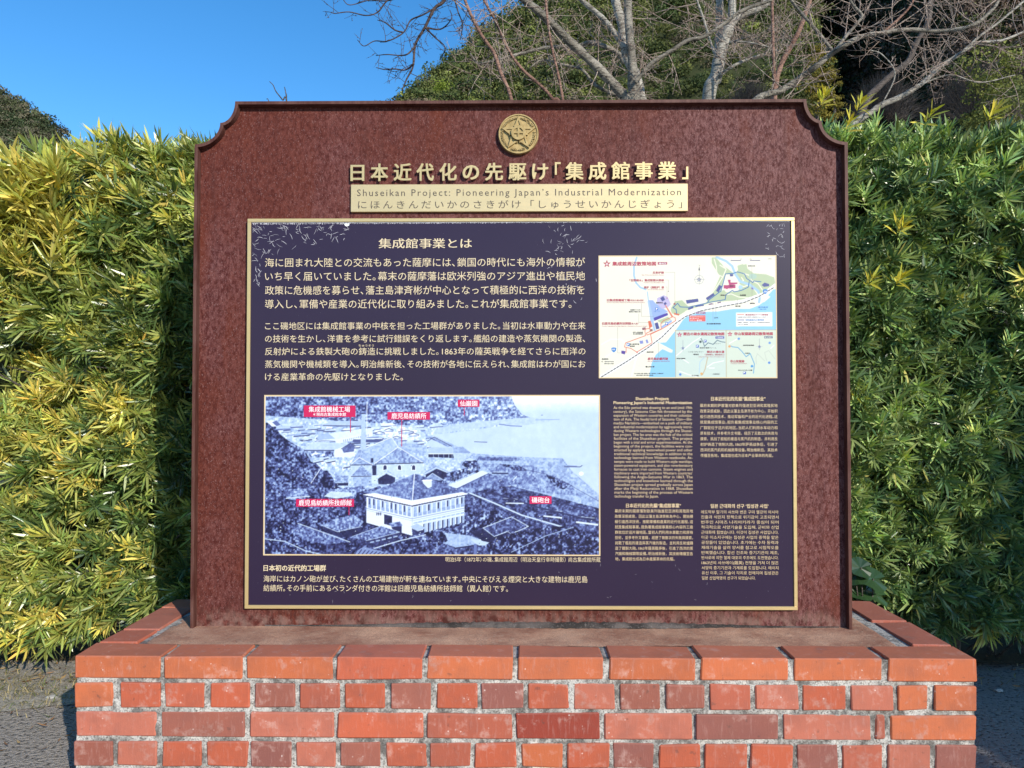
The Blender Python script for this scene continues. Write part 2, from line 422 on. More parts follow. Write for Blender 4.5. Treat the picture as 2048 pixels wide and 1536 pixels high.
# two concave quarter bites: centre outside the plate, so the arc bulges towards it
half = [(-hw, zb)] + [(-hw+(hw-a2)*math.sin(R(a)), zc_-(zc_-zs)*math.cos(R(a))) for a in np.linspace(0, 90, 12)] \
     + [(-a2+(a2-a1)*math.sin(R(a)), zt-(zt-zc_)*math.cos(R(a))) for a in np.linspace(0, 90, 12)]
outl = [(mid+x, z) for x, z in half] + [(mid-x, z) for x, z in reversed(half)]
outl = np.array(outl)
keep = [0]+[i for i in range(1, len(outl)) if np.linalg.norm(outl[i]-outl[i-1]) > 1e-5]; outl = outl[keep]
def inset(path, d):
    n = len(path); out = []
    for i in range(n):
        ds = []
        if i > 0: ds.append(path[i]-path[i-1])
        if i < n-1: ds.append(path[i+1]-path[i])
        ns = [np.array((v[1], -v[0]))/np.linalg.norm(v) for v in ds]
        b = sum(ns); b /= np.linalg.norm(b); k = 1/max(.35, float(np.dot(b, ns[0])))
        out.append(path[i]+b*d*k)
    return np.array(out)
inn = inset(outl, .0085)
sign = empty('information_sign', (mid, YP, H0), 'large rusty steel information sign with scalloped corners standing on the brick plinth', 'sign')
n = len(outl)
V = [(x, YL, z) for x, z in outl]+[(x, YBK, z) for x, z in outl]+[(x, YL, z) for x, z in inn]+[(x, YBK, z) for x, z in inn]
F = []
for i in range(n-1):
    F += [(i, i+1, n+i+1, n+i), (2*n+i, 3*n+i, 3*n+i+1, 2*n+i+1), (i, 2*n+i, 2*n+i+1, i+1), (n+i, n+i+1, 3*n+i+1, 3*n+i)]
F += [(0, n, 3*n, 2*n), (n-1, 3*n-1, 4*n-1, 2*n-1)]
o = mk('edge_frame', V, F, M_EDGE, sign); fixn(o)
inn2 = inset(outl, .006)
V = [(x, YP, z) for x, z in inn2]+[(x, YP+.006, z) for x, z in inn2]
o = mk('face_plate', V, [tuple(range(n)), tuple(range(2*n-1, n-1, -1))]+[(i, i+1, n+i+1, n+i) for i in range(n-1)]+[(n-1, 0, n, 2*n-1)], M_RUST, sign); fixn(o)
V = [(x, YBK-.006, z) for x, z in inn2]+[(x, YBK-.001, z) for x, z in inn2]
o = mk('rear_plate', V, [tuple(range(n)), tuple(range(2*n-1, n-1, -1))]+[(i, i+1, n+i+1, n+i) for i in range(n-1)]+[(n-1, 0, n, 2*n-1)], M_RUST, sign); fixn(o)
# dark sealing bead along the foot
nb = 160; V = []; F = []
bx = np.linspace(mid-hw*.78, mid+hw*.97, nb)
for i, x in enumerate(bx):
    u = (x-mid)/hw; wgt = math.exp(-((u-.12)/.55)**4)
    r1 = .003+.013*wgt*(.75+.5*random.random()); h1 = .0025+.010*wgt*(.7+.5*random.random())
    for a in range(4):
        an = PI/2*a/3; V.append((x, YP-.0006-r1*math.cos(an), H0-.003+h1*math.sin(an)))
for i in range(nb-1):
    for a in range(3): F.append((i*4+a, i*4+a+1, i*4+a+5, i*4+a+4))
mk('sealing_mortar', V, F, M_SEAL, sign, smooth=True)

# ------------------------------------------------------------------ text
_dg = None
def text_mesh(s, bold=0, res=2, space=1., extrude=0):
    w_ = bold; bold = 0
    c = bpy.data.curves.new('t', 'FONT'); c.body = s; c.resolution_u = res; c.offset = bold
    c.space_character = space; c.extrude = extrude; c.fill_mode = 'FRONT' if not extrude else 'BOTH'
    ob = bpy.data.objects.new('t', c); me = ob.to_mesh()
    n = len(me.vertices); co = np.empty(n*3, np.float32); me.vertices.foreach_get('co', co)
    F = [tuple(p.vertices) for p in me.polygons]
    ob.to_mesh_clear(); bpy.data.objects.remove(ob); bpy.data.curves.remove(c)
    co = co.reshape(-1, 3).astype(float)
    if w_ > .002:                     # heavier weight: the same outline struck a few times, each a hair nearer
        offs = ((-w_, 0), (w_, 0)) if w_ < .015 else ((-w_, -w_*.7), (w_, -w_*.7), (w_, w_*.7), (-w_, w_*.7))
        nv = len(co); co = np.concatenate([co+np.array((a, b, (k+1)*(.0012 if not extrude else .004))) for k, (a, b) in enumerate(offs)])
        F = [tuple(i+nv*k for i in f) for k in range(len(offs)) for f in F]
    return co, F
CJKC, LATC = .385, .345
class Text:
    """lines of flat print on the plane y = Y"""
    def __init__(s, Y): s.Y = Y; s.m = MB()
    def line(s, body, x0, x1, yc, em, bold=.01, space=1., cj=CJKC, align=None, res=2, rot=0):
        if '、' in body or '。' in body:
            segs = []; cur = ''
            for ch in body:
                cur += ch
                if ch in '、。（）': segs.append(cur); cur = ''
            if cur: segs.append(cur)
            cos = []; F = []; adv = 0; nv = 0; ref = text_mesh('国', bold, 1)[0][:, 0].max()
            for sg in segs:
                c1_, F1 = text_mesh(sg, bold, res); c1_[:, 0] += adv
                cos.append(c1_); F += [tuple(i+nv for i in f) for f in F1]; nv += len(c1_)
                adv += text_mesh(sg+'国', bold, 1)[0][:, 0].max()-ref-(.45 if sg[-1] in '、。）' else 0)
            co = np.concatenate(cos)
        else: co, F = text_mesh(body, bold, res, space)
        if len(co) == 0: return
        xa, za = P(x0, yc, s.Y); xb, zb_ = P(x1, yc, s.Y); k = s.Y/FPX
        w0 = co[:, 0].max()-co[:, 0].min(); sx = (xb-xa)/w0 if align is None else em*k
        sz = em*k; co[:, 0] = (co[:, 0]-co[:, 0].min())*sx
        if align == 'c': co[:, 0] += (xb-xa)/2-w0*sx/2
        if align == 'r': co[:, 0] += (xb-xa)-w0*sx
        co[:, 1] = (co[:, 1]-cj)*sz
        if rot:
            c_, s_ = math.cos(rot), math.sin(rot); co[:, :2] = co[:, :2]@np.array(((c_, s_), (-s_, c_)))
        V = np.stack([xa+co[:, 0], s.Y-co[:, 2]*.02, (za+zb_)/2+co[:, 1]], -1)
        s.m.add(V, F)
    def build(s, name, mat, parent): return s.m.build(name, mat, parent)

# raised title letters, each its own piece
title = [('日', 60, 140), ('本', 175, 275), ('近', 305, 408), ('代', 435, 535), ('化', 565, 665), ('の', 697, 792), ('先', 825, 928), ('駆', 958, 1060),
         ('け', 1092, 1185), ('「', 1222, 1255), ('集', 1283, 1385), ('成', 1413, 1515), ('館', 1543, 1648), ('事', 1675, 1778), ('業', 1808, 1912), ('」', 1945, 1980)]
YT = YP-.0105
for ch, a, b in title:
    co, F = text_mesh(ch, .022, 3, 1., .1)
    px = 680+(a+b)/2/2.844; py = 343-(px-1040)*.0065
    xc, zc = P(px, py, YT); em = 37.5*YT/FPX
    x0, x1 = co[:, 0].min(), co[:, 0].max()
    wid = (b-a)/2.844*YT/FPX
    V = np.stack([xc+(co[:, 0]-(x0+x1)/2)*wid/(x1-x0), YT-co[:, 2]/.1*.002, zc+(co[:, 1]-.385)*em], -1)
    mk('title_letter', V, F, M_GOLD, sign)
    for u in (-.25, .25):
        pass
# small standoff pins behind the letters keep them off the plate
pm = MB()
for ch, a, b in title:
    px = 680+(a+b)/2/2.844; xc, zc = P(px, 343-(px-1040)*.0065, YT)
    pm.box(xc-.0015, xc+.0015, YT, YP, zc-.0015, zc+.0015)
# name plate under the title
def rect(pa, pb, pc, pd, Y):
    a, b, c_, d = (P(*p, Y) for p in (pa, pb, pc, pd))       # tl tr br bl
    return (a[0]+d[0])/2, (b[0]+c_[0])/2, (c_[1]+d[1])/2, (a[1]+b[1])/2
YN = YP-.010
x0, x1, z0, z1 = rect((701, 371), (1375.5, 365), (1376, 420.5), (702, 425), YN)
m = MB(); V, F, c = chamfer_box(x0, x1, YN, YP, z0, z1, .0008, 0); m.add(V, F)
nplate = m.build('name_plate', M_PLATE, sign); fixn(nplate)
T = Text(YN-.0004)
T.line("Shuseikan Project: Pioneering Japan’s Industrial Modernization", 714, 1362, 384.5, 19.5, .0, 1.25, LATC)
T.line('にほんきんだいかのさきがけ「しゅうせいかんじぎょう」', 716, 1364, 408.5, 18.5, -.004, 1.35)
T.build('plate_lettering', M_DARKTXT, nplate)

# medallion
YM = YP-.012
mcx, mcz = P(1037, 268, YM); mr = 40.5*YM/FPX
def disc(bm, cx, cz, r, y0, y1, nseg=64, bev=.002):
    V = []; F = []
    for (rr, y) in ((r, y1), (r, y0+bev), (r-bev, y0)):
        for i in range(nseg): V.append((cx+rr*math.cos(2*PI*i/nseg), y, cz+rr*math.sin(2*PI*i/nseg)))
    for k in range(2):
        for i in range(nseg): F.append((k*nseg+i, k*nseg+(i+1) % nseg, (k+1)*nseg+(i+1) % nseg, (k+1)*nseg+i))
    F.append(tuple(range(2*nseg, 3*nseg))); bm.add(V, F)
def ring(bm, cx, cz, r0, r1, y0, y1, nseg=64):
    V = []; F = []
    for (rr, y) in ((r1, y1), (r1, y0), (r0, y0), (r0, y1)):
        for i in range(nseg): V.append((cx+rr*math.cos(2*PI*i/nseg), y, cz+rr*math.sin(2*PI*i/nseg)))
    for k in range(3):
        for i in range(nseg): F.append((k*nseg+i, k*nseg+(i+1) % nseg, (k+1)*nseg+(i+1) % nseg, (k+1)*nseg+i))
    bm.add(V, F)
m = MB(); disc(m, mcx, mcz, mr, YM, YP+.001); med = m.build('medallion', M_BRASS, sign); fixn(med)
m = MB(); ring(m, mcx, mcz, mr*.93, mr*.985, YM-.003, YM+.0002); o = m.build('medallion_rim', M_BRASS, med); fixn(o)
m = MB(); ro, ri = mr*.90, mr*.37
def prism(m, pts, y0, y1):
    n_ = len(pts); V = [(x, y0, z) for x, z in pts]+[(x, y1, z) for x, z in pts]
    m.add(V, [tuple(range(n_))]+[(i, (i+1) % n_, n_+(i+1) % n_, n_+i) for i in range(n_)])
def at(r_, a): return (mcx+r_*math.cos(a), mcz+r_*math.sin(a))
for k in range(5):                       # raised star arms with a sunken slit
    a = PI/2+k*2*PI/5; T0 = at(ro, a); L0 = at(ri, a+PI/5); R0 = at(ri, a-PI/5); C0 = (mcx, mcz)
    for S0 in (L0, R0): prism(m, [T0, S0, C0], YM-.0042, YM+.0002)
    for S0, s_ in ((L0, 1), (R0, -1)):
        def lerp(p, q, u): return (p[0]+(q[0]-p[0])*u, p[1]+(q[1]-p[1])*u)
        I0 = at(mr*.66, a); J0 = lerp(S0, C0, .30)
        prism(m, [T0, S0, J0, I0], YM-.0072, YM-.0042)
    am = a+PI/5                          # toothed pieces between the arms
    for da in (-.16, .16):
        cx_, cz_ = mcx+mr*.44*math.cos(am+da), mcz+mr*.44*math.sin(am+da)
        m.box(cx_-.0016, cx_+.0016, YM-.0065, YM, cz_-.0016, cz_+.0016)
o = m.build('medallion_star', M_BRASS, med); fixn(o)
m = MB(); disc(m, mcx, mcz, mr*.36, YM-.0095, YM, 48, .0005); ring(m, mcx, mcz, mr*.235, mr*.36, YM-.0135, YM-.009, 48)
m.box(mcx-mr*.24, mcx+mr*.24, YM-.0133, YM-.009, mcz-mr*.045, mcz+mr*.045); m.box(mcx-mr*.045, mcx+mr*.045, YM-.0134, YM-.009, mcz-mr*.24, mcz+mr*.24)
o = m.build('crest', M_BRASS, med); fixn(o)
m = MB()
def arctext(body, amid, rr, em, outward=True):
    co, F = text_mesh(body, .03, 2, 1.12, .2)
    x0, x1 = co[:, 0].min(), co[:, 0].max()
    for_ = (co[:, 0]-(x0+x1)/2)*em
    if outward: a = amid-for_/rr; r_ = rr+(co[:, 1]-.35)*em
    else: a = amid+for_/rr; r_ = rr-(co[:, 1]-.35)*em
    m.add(np.stack([mcx+r_*np.cos(a), YM-.0007-np.abs(co[:, 2])*0-(co[:, 2]+.2)*.009, mcz+r_*np.sin(a)], -1), F)
arctext('SHUSEIKAN', R(126), mr*.80, mr*.155); arctext('HERITAGE', R(54), mr*.80, mr*.155)
arctext('KAGOSHIMA', R(198), mr*.80, mr*.145, False); arctext('FACTORY', R(342), mr*.80, mr*.155, False); arctext('1851-1877', R(270), mr*.80, mr*.15, False)
m.build('medallion_lettering', M_BRASS, med)

# ------------------------------------------------------------------ information panel
YQ = YP-.012
x0, x1, z0, z1 = rect((495, 440), (1588, 433), (1595, 1220.5), (490.5, 1216), YQ)
PX0, PX1, PZ0, PZ1 = x0, x1, z0, z1
fw = 7*YQ/FPX
m = MB(); m.box(x0+fw*.6, x1-fw*.6, YQ, YP, z0+fw*.6, z1-fw*.6); panel = m.build('information_panel', M_PANEL, sign)
m = MB()
for (a, b, c_, d) in ((x0, x1, z1-fw, z1), (x0, x1, z0, z0+fw), (x0, x0+fw, z0+fw, z1-fw), (x1-fw, x1, z0+fw, z1-fw)):
    V, F, cc = chamfer_box(a, b, YQ-.004, YP, c_, d, .0009, 0); m.add(V, F)
o = m.build('panel_frame', M_GOLD, panel); fixn(o)
YX = YQ-.0004
T = Text(YX)
T.line('集成館事業とは', 757, 944, 486.5, 21.5, .012)
T.build('heading_lettering', M_TEXT2, panel); T = Text(YX)
for i, s in enumerate(('海に囲まれ大陸との交流もあった薩摩には、鎖国の時代にも海外の情報が', 'いち早く届いていました。幕末の薩摩藩は欧米列強のアジア進出や植民地',
        '政策に危機感を募らせ、藩主島津斉彬が中心となって積極的に西洋の技術を', '導入し、軍備や産業の近代化に取り組みました。これが集成館事業です。')):
    T.line(s, 530, (1170, 1170, 1169, 1143)[i], (524.5, 552, 580, 607.5)[i], 19.6, 0)
T.build('first_paragraph_lettering', M_TEXT2, panel); T = Text(YX)
for i, s in enumerate(('ここ磯地区には集成館事業の中核を担った工場群がありました。当初は水車動力や在来', 'の技術を生かし、洋書を参考に試行錯誤をくり返します。艦船の建造や蒸気機関の製造、',
        '反射炉による鉄製大砲の鋳造に挑戦しました。1863年の薩英戦争を経てさらに西洋の', '蒸気機関や機械類を導入。明治維新後、その技術が各地に伝えられ、集成館はわが国にお', 'ける産業革命の先駆けとなりました。')):
    T.line(s, 530, (1171, 1170, 1171, 1171, 806)[i], 651.5+i*25.5, 16.6, 0)
T.line('ちゅうそう', 717, 748, 691, 5.5, .01)
T.build('second_paragraph_lettering', M_TEXT2, panel)
T = Text(YX)
T.line('明治5年（1872年）の磯、集成館周辺（明治天皇行幸時撮影） 尚古集成館所蔵', 891, 1201, 1119, 10.5, 0)
T.build('credit_lettering', M_TEXT2, panel); T = Text(YX)
T.line('日本初の近代的工場群', 527, 652, 1136, 13.2, .022)
T.line('海岸にはカノン砲が並び、たくさんの工場建物が軒を連ねています。中央にそびえる煙突と大きな建物は鹿児島', 527, 1175, 1158, 14.3, 0)
T.line('紡績所。その手前にあるベランダ付きの洋館は旧鹿児島紡績所技師館（異人館）です。', 527, 1016, 1176.5, 14.3, 0)
T.build('caption_lettering', M_TEXT2, panel)
T = Text(YX)
T.line('Shuseikan Project:', 1271, 1338, 797.2, 8.4, .022, 1, LATC); T.line("Pioneering Japan’s Industrial Modernization", 1227, 1384, 805.2, 8.2, .022, 1, LATC)
for i, s in enumerate("""As the Edo period was drawing to an end (mid 19th
century), the Satsuma Clan felt threatened by the
expansion of Western countries and their coloniza-
tion of Asia. The feudal lord of Satsuma Clan—Shi-
madzu Nariakira—embarked on a path of military
and industrial modernization by aggressively intro-
ducing Western technologies through the Shusei-
kan project. The Iso area was the hub of the critical
facilities of the Shuseikan project. The project
began with a trial and error experimentation. At the
beginning of the project, the facilities were con-
structed by applying waterwheel power and other
traditional technical knowledge in addition to the
technology learned from Western textbooks. At-
tempts were made to build Western-style warships,
steam-powered equipment, and also reverberatory
furnaces to cast iron cannons. Steam engines and
machinery were imported from Western countries’
following the Anglo-Satsuma War in 1863. The
technologies and knowhow learned through the
Shuseikan project spread gradually across Japan
after the Meiji Restoration in 1868. Shuseikan
marks the beginning of the process of Western
technology transfer to Japan.""".split('\n')):
    T.line(s, 1227+i*.09, 1384+i*.07 if i < 23 else 1317, 815.2+i*7.7, 7.9, 0, 1, LATC)
T.build('english_lettering', M_TEXT, panel)
T = Text(YX)
T.line('日本近代化的先驱“集成馆事业”', 1422, 1531, 797.5, 9, .02)
for i, s in enumerate('幕府末期的萨摩藩对欧美列强进犯亚洲和其殖民地 政策深感威胁，因此以藩主岛津齐彬为中心，开始积 极引进西洋技术，推动军备和产业的近代化进程。这 就是集成馆事业。担负着集成馆事业核心内容的工 厂群就位于这片矶地区。当初人们利用水车动力和 原有技术，并参考外文书籍，经历了无数次的失败与 摸索，挑战了舰船的建造与蒸汽机的制造，并利用反 射炉铸造了铁制大炮。1863年萨英战争后，引进了 西洋的蒸汽机和机械类等设备。明治维新后，其技术 传播至各地，集成馆也成为日本产业革命的先驱。'.split(' ')):
    T.line(s, 1400+i*.12, 1555 if i < 9 else 1546, 811+i*11.1, 7.4, 0, 1.06)
T.build('simplified_chinese_lettering', M_TEXT, panel)
T = Text(YX)
T.line('日本近代化的先驅“集成館事業”', 1252, 1362, 1011.2, 9, .02)
for i, s in enumerate('幕府末期的薩摩藩對歐美列強進犯亞洲和其殖民地 政策深感威脅，因此以藩主島津齊彬為中心，開始積 極引進西洋技術，推動軍備和產業的近代化進程。這 就是集成館事業。擔負著集成館事業核心內容的工廠 群就位於這片磯地區。當初人們利用水車動力和原有 技術，並參考外文書籍，經歷了無數次的失敗與摸索， 挑戰了艦船的建造與蒸汽機的製造，並利用反射爐鑄 造了鐵製大砲。1863年薩英戰爭後，引進了西洋的蒸 汽機和機械類等設備。明治維新後，其技術傳播至各 地，集成館也成為日本產業革命的先驅。'.split(' ')):
    T.line(s, 1229.5+i*.1, 1386 if i < 9 else 1349, 1022+i*10.65, 7.4, 0, 1.06)
T.build('traditional_chinese_lettering', M_TEXT, panel)
T = Text(YX)
T.line('일본 근대화의 선구 ‘집성관 사업’', 1421, 1537, 1012, 9, .02)
for i, s in enumerate("""에도막부 말기의 사쓰마 번은 구미 열강의 아시아
진출과 식민지 정책으로 위기감이 고조되면서
번주인 시마즈 나리아키라가 중심이 되어
적극적으로 서양기술을 도입해, 군비와 산업
근대화에 힘썼습니다. 이것이 집성관 사업입니다.
이곳 이소지구에는 집성관 사업의 중핵을 맡은
공장들이 있었습니다. 초기에는 수차 동력과
재래기술을 살려 양서를 참고로 시험착오를
반복했습니다. 함선 건조와 증기기관의 제조,
반사로에 의한 철제 대포의 주조에도 도전했습니다.
1863년의 사쓰에이(薩英) 전쟁을 거쳐 더 많은
서양의 증기기관과 기계류를 도입합니다. 메이지
유신 이후, 그 기술이 각지로 전해지며 집성관은
일본 산업혁명의 선구가 되었습니다.""".split('\n')):
    T.line(s, 1402+i*.12, 1557 if i < 13 else 1511, 1024+i*10.15, 7.6, 0)
T.build('korean_lettering', M_TEXT, panel)

# peeled film: hair cracks in the upper corners and a frayed white upper edge
m = MB()
def stroke(m, x, y, ang, ln, w, bend, Y):
    pts = [];
    for k in range(5):
        u = k/4; a = ang+bend*(u-.5)
        pts.append((x+math.cos(a)*ln*(u-.5), y+math.sin(a)*ln*(u-.5), w*math.sin(PI*(.12+.76*u)), a))
    V = []
    for (px, py, ww, a) in pts:
        for s_ in (-1, 1):
            X, Z = P(px-math.sin(a)*ww*s_, py+math.cos(a)*ww*s_, Y); V.append((X, Y, Z))
    m.add(V, [(2*k, 2*k+1, 2*k+3, 2*k+2) for k in range(4)])
rs = random.Random(4)
for _ in range(95):
    u = rs.random(); x = 506+190*u**1.5; y = 452+rs.random()**1.4*75*(1-.65*u)
    stroke(m, x, y, rs.uniform(0, PI), rs.uniform(5, 15), rs.uniform(.15, .42), rs.uniform(-.5, .5), YQ-.0007)
for _ in range(16): stroke(m, 508+rs.random()*14, 520+rs.random()*50, rs.uniform(.6, 2.2), rs.uniform(5, 12), .35, rs.uniform(-.9, .9), YQ-.0007)
for _ in range(36): stroke(m, rs.gauss(1128, 18), 480+rs.gauss(0, 17), rs.uniform(0, PI), rs.uniform(4, 12), rs.uniform(.15, .4), rs.uniform(-.5, .5), YQ-.0007)
for _ in range(30): stroke(m, 1530+rs.random()*42, 450+rs.random()**1.5*70, rs.uniform(0, PI), rs.uniform(4, 11), rs.uniform(.2, .4), rs.uniform(-.9, .9), YQ-.0007)
for _ in range(26): stroke(m, rs.gauss(1140, 22), rs.uniform(520, 615), rs.uniform(0, PI), rs.uniform(3, 9), .35, rs.uniform(-.9, .9), YQ-.0007)
for _ in range(22): stroke(m, rs.uniform(505, 1580), rs.uniform(1125, 1212), rs.uniform(0, PI), rs.uniform(2, 7), .14, rs.uniform(-.9, .9), YQ-.0007)
for _ in range(26): stroke(m, rs.uniform(592, 704), rs.choice((1000, 1010)), rs.uniform(0, PI), rs.uniform(4, 9), .35, .8, YQ-.0016)
xx = 502.
while xx < 1580:
    stroke(m, xx, 447.5-(xx-500)*.0055+rs.uniform(-.4, .8), PI/2+rs.uniform(-.5, .5), rs.uniform(1.5, 4.5), rs.uniform(.3, .9), 0, YQ-.0007); xx += rs.uniform(1.5, 4)
m.build('film_cracks', M_CRACK, panel, kind='stuff')
m = MB(); xa, za = P(501, 447.6, YQ-.0007); xb, zb_ = P(1579, 441.6, YQ-.0007)
m.add([(xa, YQ-.0006, z1-fw*1.16), (xb, YQ-.0006, z1-fw*1.16), (xb, YQ-.0006, z1-fw), (xa, YQ-.0006, z1-fw)], [(0, 1, 2, 3)])
ks = [P(690+a_, 449.5+b_, YQ-.0008) for a_, b_ in ((-2, -2.5), (9, -2.5), (8, 1.5), (3, 3.4), (0, 1.6))]
m.add([(x, YQ-.0008, z) for x, z in ks], [tuple(range(5))]); m.build('bare_film_edge', M_WHITE, panel)

# ------------------------------------------------------------------ flat colour prints (a fine sheet of coloured cells)
class Ras:
    def __init__(s, px0, py0, px1, py1, res, tx):
        s.b = (px0, py0, px1, py1); s.W = int((px1-px0)*res)+1; s.H = int((py1-py0)*res)+1
        s.res = res; s.tx = tx; s.k = .80; s.img = np.zeros((s.H, s.W, 3))
        s.yy, s.xx = np.mgrid[0:s.H, 0:s.W].astype(float)
    def t(s, pts):
        a = np.array(pts, float); ox, oy, k = s.tx
        return np.stack([(ox+a[:, 0]/k-s.b[0])*s.res, (oy+a[:, 1]/k-s.b[1])*s.res], -1)
    def mask(s, pts):
        q = s.t(pts); x0, y0 = np.floor(q.min(0)).astype(int)-1; x1, y1 = np.ceil(q.max(0)).astype(int)+2
        x0, y0 = max(x0, 0), max(y0, 0); x1, y1 = min(x1, s.W), min(y1, s.H)
        if x1 <= x0 or y1 <= y0: return None
        acc = np.zeros((y1-y0, x1-x0))
        for oy in (-.25, .25):
            for ox in (-.25, .25):
                X = s.xx[y0:y1, x0:x1]+ox; Y = s.yy[y0:y1, x0:x1]+oy; ins = np.zeros(X.shape, bool)
                for i in range(len(q)):
                    (ax, ay), (bx, by) = q[i], q[i-1]
                    if ay == by: continue
                    ins ^= ((ay > Y) != (by > Y)) & (X < (bx-ax)*(Y-ay)/(by-ay)+ax)
                acc += ins
        return (slice(y0, y1), slice(x0, x1)), acc/4
    def blend(s, mk_, c):
        if mk_ is None: return
        sl, a = mk_; c = np.asarray(c, float)
        cc = c[sl] if c.ndim == 3 else c
        s.img[sl] = s.img[sl]*(1-a[..., None])+cc*a[..., None]
    def poly(s, pts, c): s.blend(s.mask(pts), c)
    def line(s, pts, w, c, closed=False):
        q = s.t(pts); q = np.vstack([q, q[:1]]) if closed else q; w = w/s.tx[2]*s.res/2
        x0, y0 = np.floor(q.min(0)-w-1).astype(int); x1, y1 = np.ceil(q.max(0)+w+2).astype(int)
        x0, y0 = max(x0, 0), max(y0, 0); x1, y1 = min(x1, s.W), min(y1, s.H)
        if x1 <= x0 or y1 <= y0: return
        X = s.xx[y0:y1, x0:x1]; Y = s.yy[y0:y1, x0:x1]; d = np.full(X.shape, 1e9)
        for a, b in zip(q[:-1], q[1:]):
            v = b-a; L2 = max(v@v, 1e-9); u = np.clip(((X-a[0])*v[0]+(Y-a[1])*v[1])/L2, 0, 1)
            d = np.minimum(d, np.hypot(X-a[0]-u*v[0], Y-a[1]-u*v[1]))
        s.blend(((slice(y0, y1), slice(x0, x1)), np.clip(w+.5-d, 0, 1)*min(1, w*2)), c)
    def ell(s, cx, cy, rx, ry, c, n=20):
        s.poly([(cx+rx*math.cos(2*PI*i/n), cy+ry*math.sin(2*PI*i/n)) for i in range(n)], c)
    def sheet(s, name, Y, parent, rectw, srgb=True):
        x0, x1, z0, z1 = rectw
        X = x0+(x1-x0)*s.xx/(s.W-1); Z = z1-(z1-z0)*s.yy/(s.H-1)
        idx = np.arange(s.W*s.H).reshape(s.H, s.W)
        F = np.stack([idx[1:, :-1], idx[1:, 1:], idx[:-1, 1:], idx[:-1, :-1]], -1).reshape(-1, 4)
        c = s2l(np.clip(s.img, 0, 1)*255)
        return mk(name, np.stack([X, np.full(X.shape, Y), Z], -1).reshape(-1, 3), F, M_PRINT, parent, col=c.reshape(-1, 3)*s.k)

# ---- the old photograph, a blue toned print; coordinates as measured on an enlargement
HT = (510, 780, 2.9257)
h = Ras(530.5, 792.5, 1197.5, 1108.5, .92, HT)
W_, H_ = h.W, h.H
def duo(g):
    g = np.clip(g, 0, 1)[..., None]
    st = [(0, (26, 24, 60)), (.25, (58, 62, 112)), (.5, (104, 120, 178)), (.72, (160, 184, 224)), (.9, (206, 226, 246)), (1, (248, 252, 255))]
    out = np.zeros(g.shape[:-1]+(3,))
    for (a, ca), (b, cb) in zip(st[:-1], st[1:]):
        u = np.clip((g-a)/(b-a), 0, 1); m_ = (g >= a)
        out = np.where(m_, (np.array(ca)*(1-u)+np.array(cb)*u)/255, out)
    return out
f1 = vnoise((H_, W_), 3.2, 1, 2); f2 = vnoise((H_, W_), 9, 2, 3); f3 = vnoise((H_, W_), 60, 3, 2); f4 = rng.random((H_, W_))
fo = np.clip((f1-.5)*1.5+(f2-.5)*.9, -.6, .6)
U = h.xx/W_; Vv = h.yy/H_
def G(pts, g, tex=None, amp=1.):
    t_ = 0 if tex is None else tex*amp
    h.poly(pts, duo(np.full((H_, W_), 1.)*g+t_))
water = .86+.05*(f3-.5)+.03*(f4-.5)+.06*(f2-.5)
h.img[:] = duo(water+.16*np.clip(1-Vv*9, 0, 1))
hill = .42+.30*U+.08*Vv
G([(62, 38), (1500, 38), (1520, 90), (1560, 140), (1640, 175), (1560, 190), (1300, 200), (1090, 222), (960, 235), (800, 222), (400, 215), (62, 190)], hill, fo, .62)
G([(62, 150), (1000, 215), (1250, 190), (1540, 165), (1650, 180), (1250, 240), (1050, 260), (1000, 330), (1300, 400), (1320, 520), (900, 700), (300, 700), (62, 700)], .80, fo, .28)
G([(62, 560), (900, 600), (1300, 560), (2012, 700), (2012, 962), (62, 962)], .22, fo, .7)
# shore and terraces on the right
G([(1250, 190), (1600, 160), (1780, 172), (1600, 205), (1420, 205), (1100, 250), (1040, 262), (1060, 225)], .83, f1-.5, .12)
h.line([(1430, 200), (1500, 210), (1560, 212)], 5, duo(np.array(.5))); h.line([(1640, 175), (1780, 172)], 3, duo(np.array(.6)))
G([(1040, 262), (1120, 300), (1270, 370), (1400, 380), (1560, 390), (1800, 400), (1850, 470), (2012, 610), (2012, 740), (1500, 640), (1240, 590), (1300, 430)], .72, fo, .22)
G([(1310, 388), (1540, 395), (1560, 410), (1480, 415), (1300, 412)], .48, fo, .35)
G([(1330, 430), (1500, 440), (1620, 440), (1750, 500), (1850, 560), (1900, 620), (1700, 600), (1500, 560), (1400, 500)], .60, fo, .38)
G([(1700, 490), (1780, 520), (1860, 560), (1800, 580), (1740, 555)], .30, f1-.5, 1.5)
G([(1420, 430), (1540, 440), (1600, 470), (1540, 475)], .28, f1-.5, 1.3)
h.line([(1500, 450), (1700, 490), (1850, 560), (2012, 650)], 3, duo(np.array(.35)))
h.line([(1480, 590), (1500, 540), (1530, 505)], 5, duo(np.array(.93)))
G([(1240, 580), (1500, 560), (2012, 690), (2012, 962), (1000, 962), (1000, 880), (1240, 800)], .33, fo, .55)
for a_, b_ in (((1290, 575), (1400, 560)), ((1330, 550), (1450, 548)), ((1390, 486), (1480, 488)), ((1450, 640), (1540, 645)), ((1700, 710), (1800, 715)), ((1880, 745), (1990, 755))):
    h.line([a_, b_], 7, duo(np.array(.12))); h.line([(a_[0]+5, a_[1]-8), (b_[0]-5, b_[1]-8)], 3, duo(np.array(.9)))
h.line([(1230, 590), (1400, 660), (1560, 730), (1700, 770), (2012, 860)], 8, duo(np.array(.88)))
h.line([(1240, 600), (1400, 680), (1560, 748), (1700, 785), (2012, 880)], 4, duo(np.array(.15)))
h.line([(1240, 580), (1420, 610), (1640, 680), (1800, 720), (2012, 770)], 9, duo(np.array(.18)))
